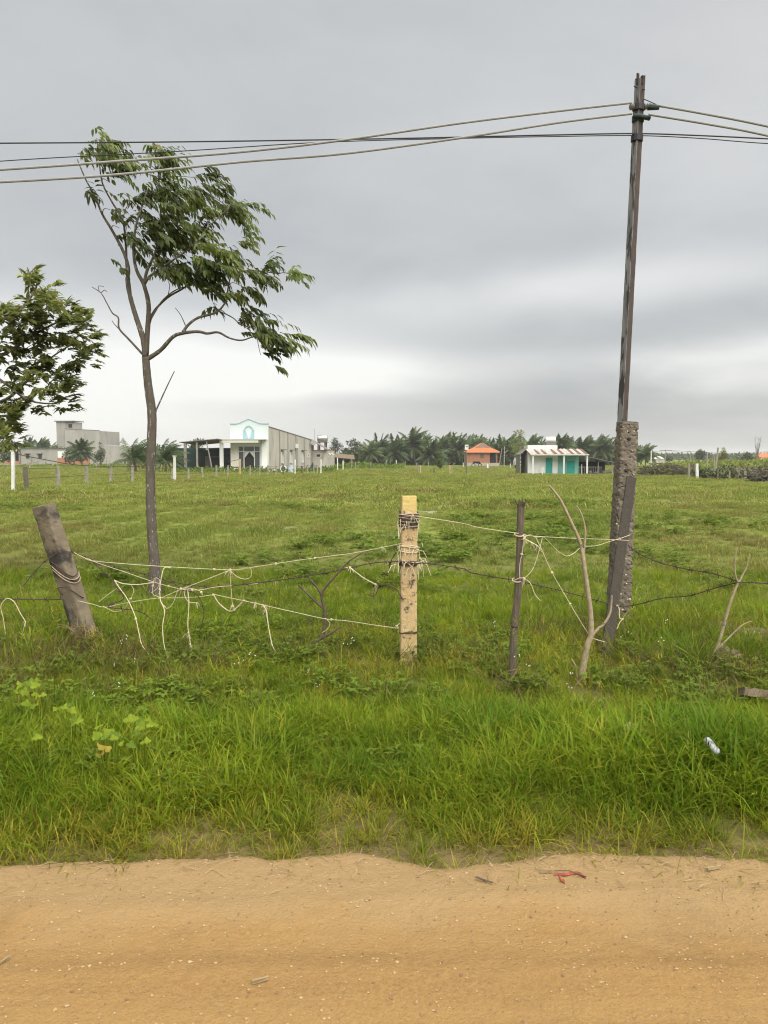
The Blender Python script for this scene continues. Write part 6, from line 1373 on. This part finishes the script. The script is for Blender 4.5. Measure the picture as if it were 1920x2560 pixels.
dead = source_set('dead_tangle', [tuft(250 + i, 26, .20, .0035, .09, (.4, 1.5), (-.2, .7), 0) for i in range(3)], 'dead_blade')
dry = source_set('dry_grass', [tuft(240 + i, 22, .17, .004, .06, (.3, 1.2), (.1, .6), .95) for i in range(3)], 'grass')
wd = source_set('weed_clump', [weed_tuft(260 + i, 16, .12, .030, .11) for i in range(5)], 'weed')
mid = source_set('meadow_tuft', [tuft(280 + i, 30, .14, .009, .13, (.1, .9), (.1, .6), .14) for i in range(6)], 'meadow')
midw = source_set('meadow_weed', [weed_tuft(300 + i, 18, .12, .06, .18) for i in range(4)], 'weed')
far = source_set('far_tuft', [tuft(320 + i, 34, .20, .024, .36, (.1, 1.0), (.1, .6), .12, 2) for i in range(5)], 'meadow')
# verge: lush grass between road and fence
x, y = points(2.6, 5.6, 240); e = road_edge(x); dens = sstep(y, e - .05, e + .45) * (.30 + .70 * sstep(y, e + .1, e + .7)) * (.25 + 1.1 * fbm(x * 1.3, y * 1.3, 71)); keep = rng.random(len(x)) < dens * (1 - .55 * sstep(y, 4.7, 5.4)); x, y = x[keep], y[keep]; e = road_edge(x)
s = (.35 + 1.15 * fbm(x * 1.1, y * 1.1, 73)) * (.30 + .70 * sstep(y, e + .05, e + .85)) * rng.uniform(.8, 1.2, len(x)); put('verge_grass', x, y, s * (1 - .60 * sstep(y, 4.0, 4.9)), 8, tall, 'lush tall green grass of the roadside verge')
x, y = points(2.5, 6.8, 200); e = road_edge(x); dens = (.11 * sstep(y, e - .34, e - .05) + sstep(y, e - .08, e + .25) * .5 + .5 * sstep(y, e - .34, e + .1) * (fbm(x * 2.2, y * 2.2, 76) > .51)) * (.3 + .55 * fbm(x * 1.5, y * 1.5, 75)); keep = rng.random(len(x)) < dens; x, y = x[keep], y[keep]; put('verge_undergrass', x, y, rng.uniform(.6, 1.2, len(x)) * (.55 + .45 * sstep(y, road_edge(x) - .1, road_edge(x) + .3)), 5, low, 'short grass between the tall tufts of the verge')
x, y = points(2.75, 6.6, 60); e = road_edge(x); dens = sstep(y, e - .12, e + .1) * (.25 + .75 * (fbm(x * 1.2, y * 1.2, 77) > .52)) * (.5 + .9 * (1 - sstep(y, 3.3, 3.8)) + .5 * sstep(y, 4.8, 5.6)); keep = rng.random(len(x)) < dens * .6; x, y = x[keep], y[keep]; put('dry_grass', x, y, rng.uniform(.6, 1.3, len(x)), 3, dry, 'straw coloured dry grass among the verge')
x, y = points(3.1, 9.5, 150); pn = .55 * fbm(x * 3.1, y * 3.1, 79) + .45 * fbm(x * .9, y * .9, 78); dens = .50 * sstep(pn, .44, .60) * (.30 * sstep(y, 3.2, 3.8) + .75 * sstep(y, 4.3, 5.0)) * (1 - .97 * sstep(y, 6.3, 8.0)); keep = rng.random(len(x)) < dens; x, y = x[keep], y[keep]; put('weed_cover', x, y, rng.uniform(.45, 1.2, len(x)), 5, wd, 'low broadleaf weeds along the twine fence', cat='weeds')
# fence line and near pasture
x, y = points(5.2, 10.5, 105); keep = off_patches(x, y) & (rng.random(len(x)) < .75); x, y = x[keep], y[keep]; s = (.5 + .55 * fbm(x * .8, y * .8, 81)) * rng.uniform(.8, 1.2, len(x)); put('fence_grass', x, y, s * (1 - .25 * sstep(y, 7, 10)) * (.42 + .36 * sstep(y, 5.9, 7.2)), 8, tall, 'green grass around the fence posts')
x, y = points(7.5, 27, 46, 2.5); keep = off_patches(x, y) & (rng.random(len(x)) < (.45 + .75 * fbm(x * .5, y * .5, 83))); x, y = x[keep], y[keep]; s = (1 - .55 * np.exp(-((x - .25 - .028 * y) / .4) ** 2)) * (.38 + .55 * fbm(x * .35, y * .35, 85)) * (1 + .32 * np.sin(x * 4.6 + 2 * fbm(x * .3, y * .3, 86))) * rng.uniform(.75, 1.3, len(x)); put('pasture_grass', x, y, s, 6, mid, 'short rough grass of the near pasture')
x, y = points(9, 30, 3.5, 2.5); keep = rng.random(len(x)) < sstep(fbm(x * .3, y * .3, 87), .54, .66); x, y = x[keep], y[keep]; put('pasture_weeds', x, y, rng.uniform(.8, 1.5, len(x)), 4, midw, 'patches of broadleaf weeds in the pasture', cat='weeds')
x, y = points(24, 75, 7.0, 4); keep = rng.random(len(x)) < (.4 + .9 * fbm(x * .25, y * .25, 89)); x, y = x[keep], y[keep]; s = (.6 + .8 * fbm(x * .2, y * .2, 91)) * (1 + .3 * np.sin(x * 2.9 + 2 * fbm(x * .2, y * .2, 88))) * rng.uniform(.8, 1.3, len(x)); put('far_pasture_grass', x, y, s, 5, far, 'grass of the far pasture', stretch=.6)
x, y = points(70, 165, 1.3, 8); s = (.9 + .9 * fbm(x * .12, y * .12, 93)) * rng.uniform(.8, 1.3, len(x)); put('farthest_grass', x, y, s, 5, far, 'grass at the far end of the pasture by the houses', stretch=.55)
x, y = points(5.0, 7.2, 60); keep = rng.random(len(x)) < np.maximum(np.exp(-((x + 2.35) / .6) ** 2 - ((y - 6.3) / .55) ** 2), .8 * sstep(x, 1.7, 2.3) * sstep(y, 5.2, 5.6)) ; x, y = x[keep], y[keep]; put('tangled_grass', x, y, rng.uniform(.7, 1.25, len(x)), 8, tall, 'taller tangled grass at the leaning post and right stick', .3)
x, y = points(4.3, 7.0, 80); keep = rng.random(len(x)) < np.maximum(np.maximum(np.exp(-((x + 2.3) / .9) ** 2 - ((y - 5.7) / .6) ** 2), .5 * sstep(x, 1.2, 2.0) * sstep(y, 4.6, 5.1)), .30 * (fbm(x * 1.5, y * 1.5, 95) > .55) * sstep(y, 4.3, 4.8)); x, y = x[keep], y[keep]; put('dead_grass_mat', x, y, rng.uniform(.8, 1.4, len(x)), 3, dead, 'mat of brownish dead grass round the fence feet', .4)
# tall thin stems with tiny white flowers
def flower_stem(seed):
    rs = random.Random(seed); mb = MB(); cols = []
    for i in range(2):
        a = rs.random() * 6.28; h = rs.uniform(.24, .34); top = Vector((math.cos(a) * .08, math.sin(a) * .08, h))
        for j in range(3): q = top + Vector((rs.gauss(0, .012), rs.gauss(0, .012), rs.gauss(0, .012))); mb.lathe([(.0005, -.003), (.004, 0), (.0005, .003)], q, (0, 0, 1), 5)
    return mb
def seed_stem(seed):
    rs = random.Random(seed); mb = MB(); cols = []
    for i in range(4):
        a = rs.random() * 6.28; h = rs.uniform(.30, .48); d = Vector((math.cos(a), math.sin(a), 0)); n0 = len(mb.v)
        mb.tube([(0, 0, 0), d * .04 + Vector((0, 0, h * .6)), d * .11 + Vector((0, 0, h))], [.0011, .0010, .0007], 3, cap=False); cols += [(1.1, 1.0, 1.2, 1)] * (len(mb.v) - n0); n0 = len(mb.v)
        for j in range(3): q = d * .11 + Vector((0, 0, h - .012 * j)); mb.leaf(q, d * .6 + Vector((rs.gauss(0, .4), rs.gauss(0, .4), .5)), (0, 0, 1), .05, .004)
        cols += [(1.9, 1.3, 2.2, 1)] * (len(mb.v) - n0)
    mb.c = cols; return mb
sd_ = source_set('seed_stems', [seed_stem(420 + i) for i in range(4)], 'grass')
x, y = points(3.0, 8.5, 5); put('seed_stems', x, y, rng.uniform(.6, 1.2, len(x)), 4, sd_, 'thin grass stems with straw coloured seed heads')
fl = source_set('white_flowers', [flower_stem(400 + i) for i in range(4)], 'flower')
x, y = points(4.0, 5.8, .9); put('white_flowers', x, y, rng.uniform(.7, 1.2, len(x)), 4, fl, 'tiny white flower heads on thin stems in the verge', cat='flowers')

# ================================================================== THE AIR
hb = MB().span((-6000, -450, -8), (6000, 3300, 26)).build('haze'); hm = bpy.data.materials.new('thin_haze'); hm.use_nodes = True; ht = NT(hm.node_tree)
ht.n.remove(ht.n['Principled BSDF']); pv = ht.new('ShaderNodeVolumePrincipled'); pv.inputs['Color'].default_value = (.92, .92, .90, 1); pv.inputs['Density'].default_value = .00036; pv.inputs['Anisotropy'].default_value = .0
ht.l.new(pv.outputs[0], ht.n['Material Output'].inputs['Volume']); hb.data.materials.append(hm); tag(hb, None, kind='stuff')
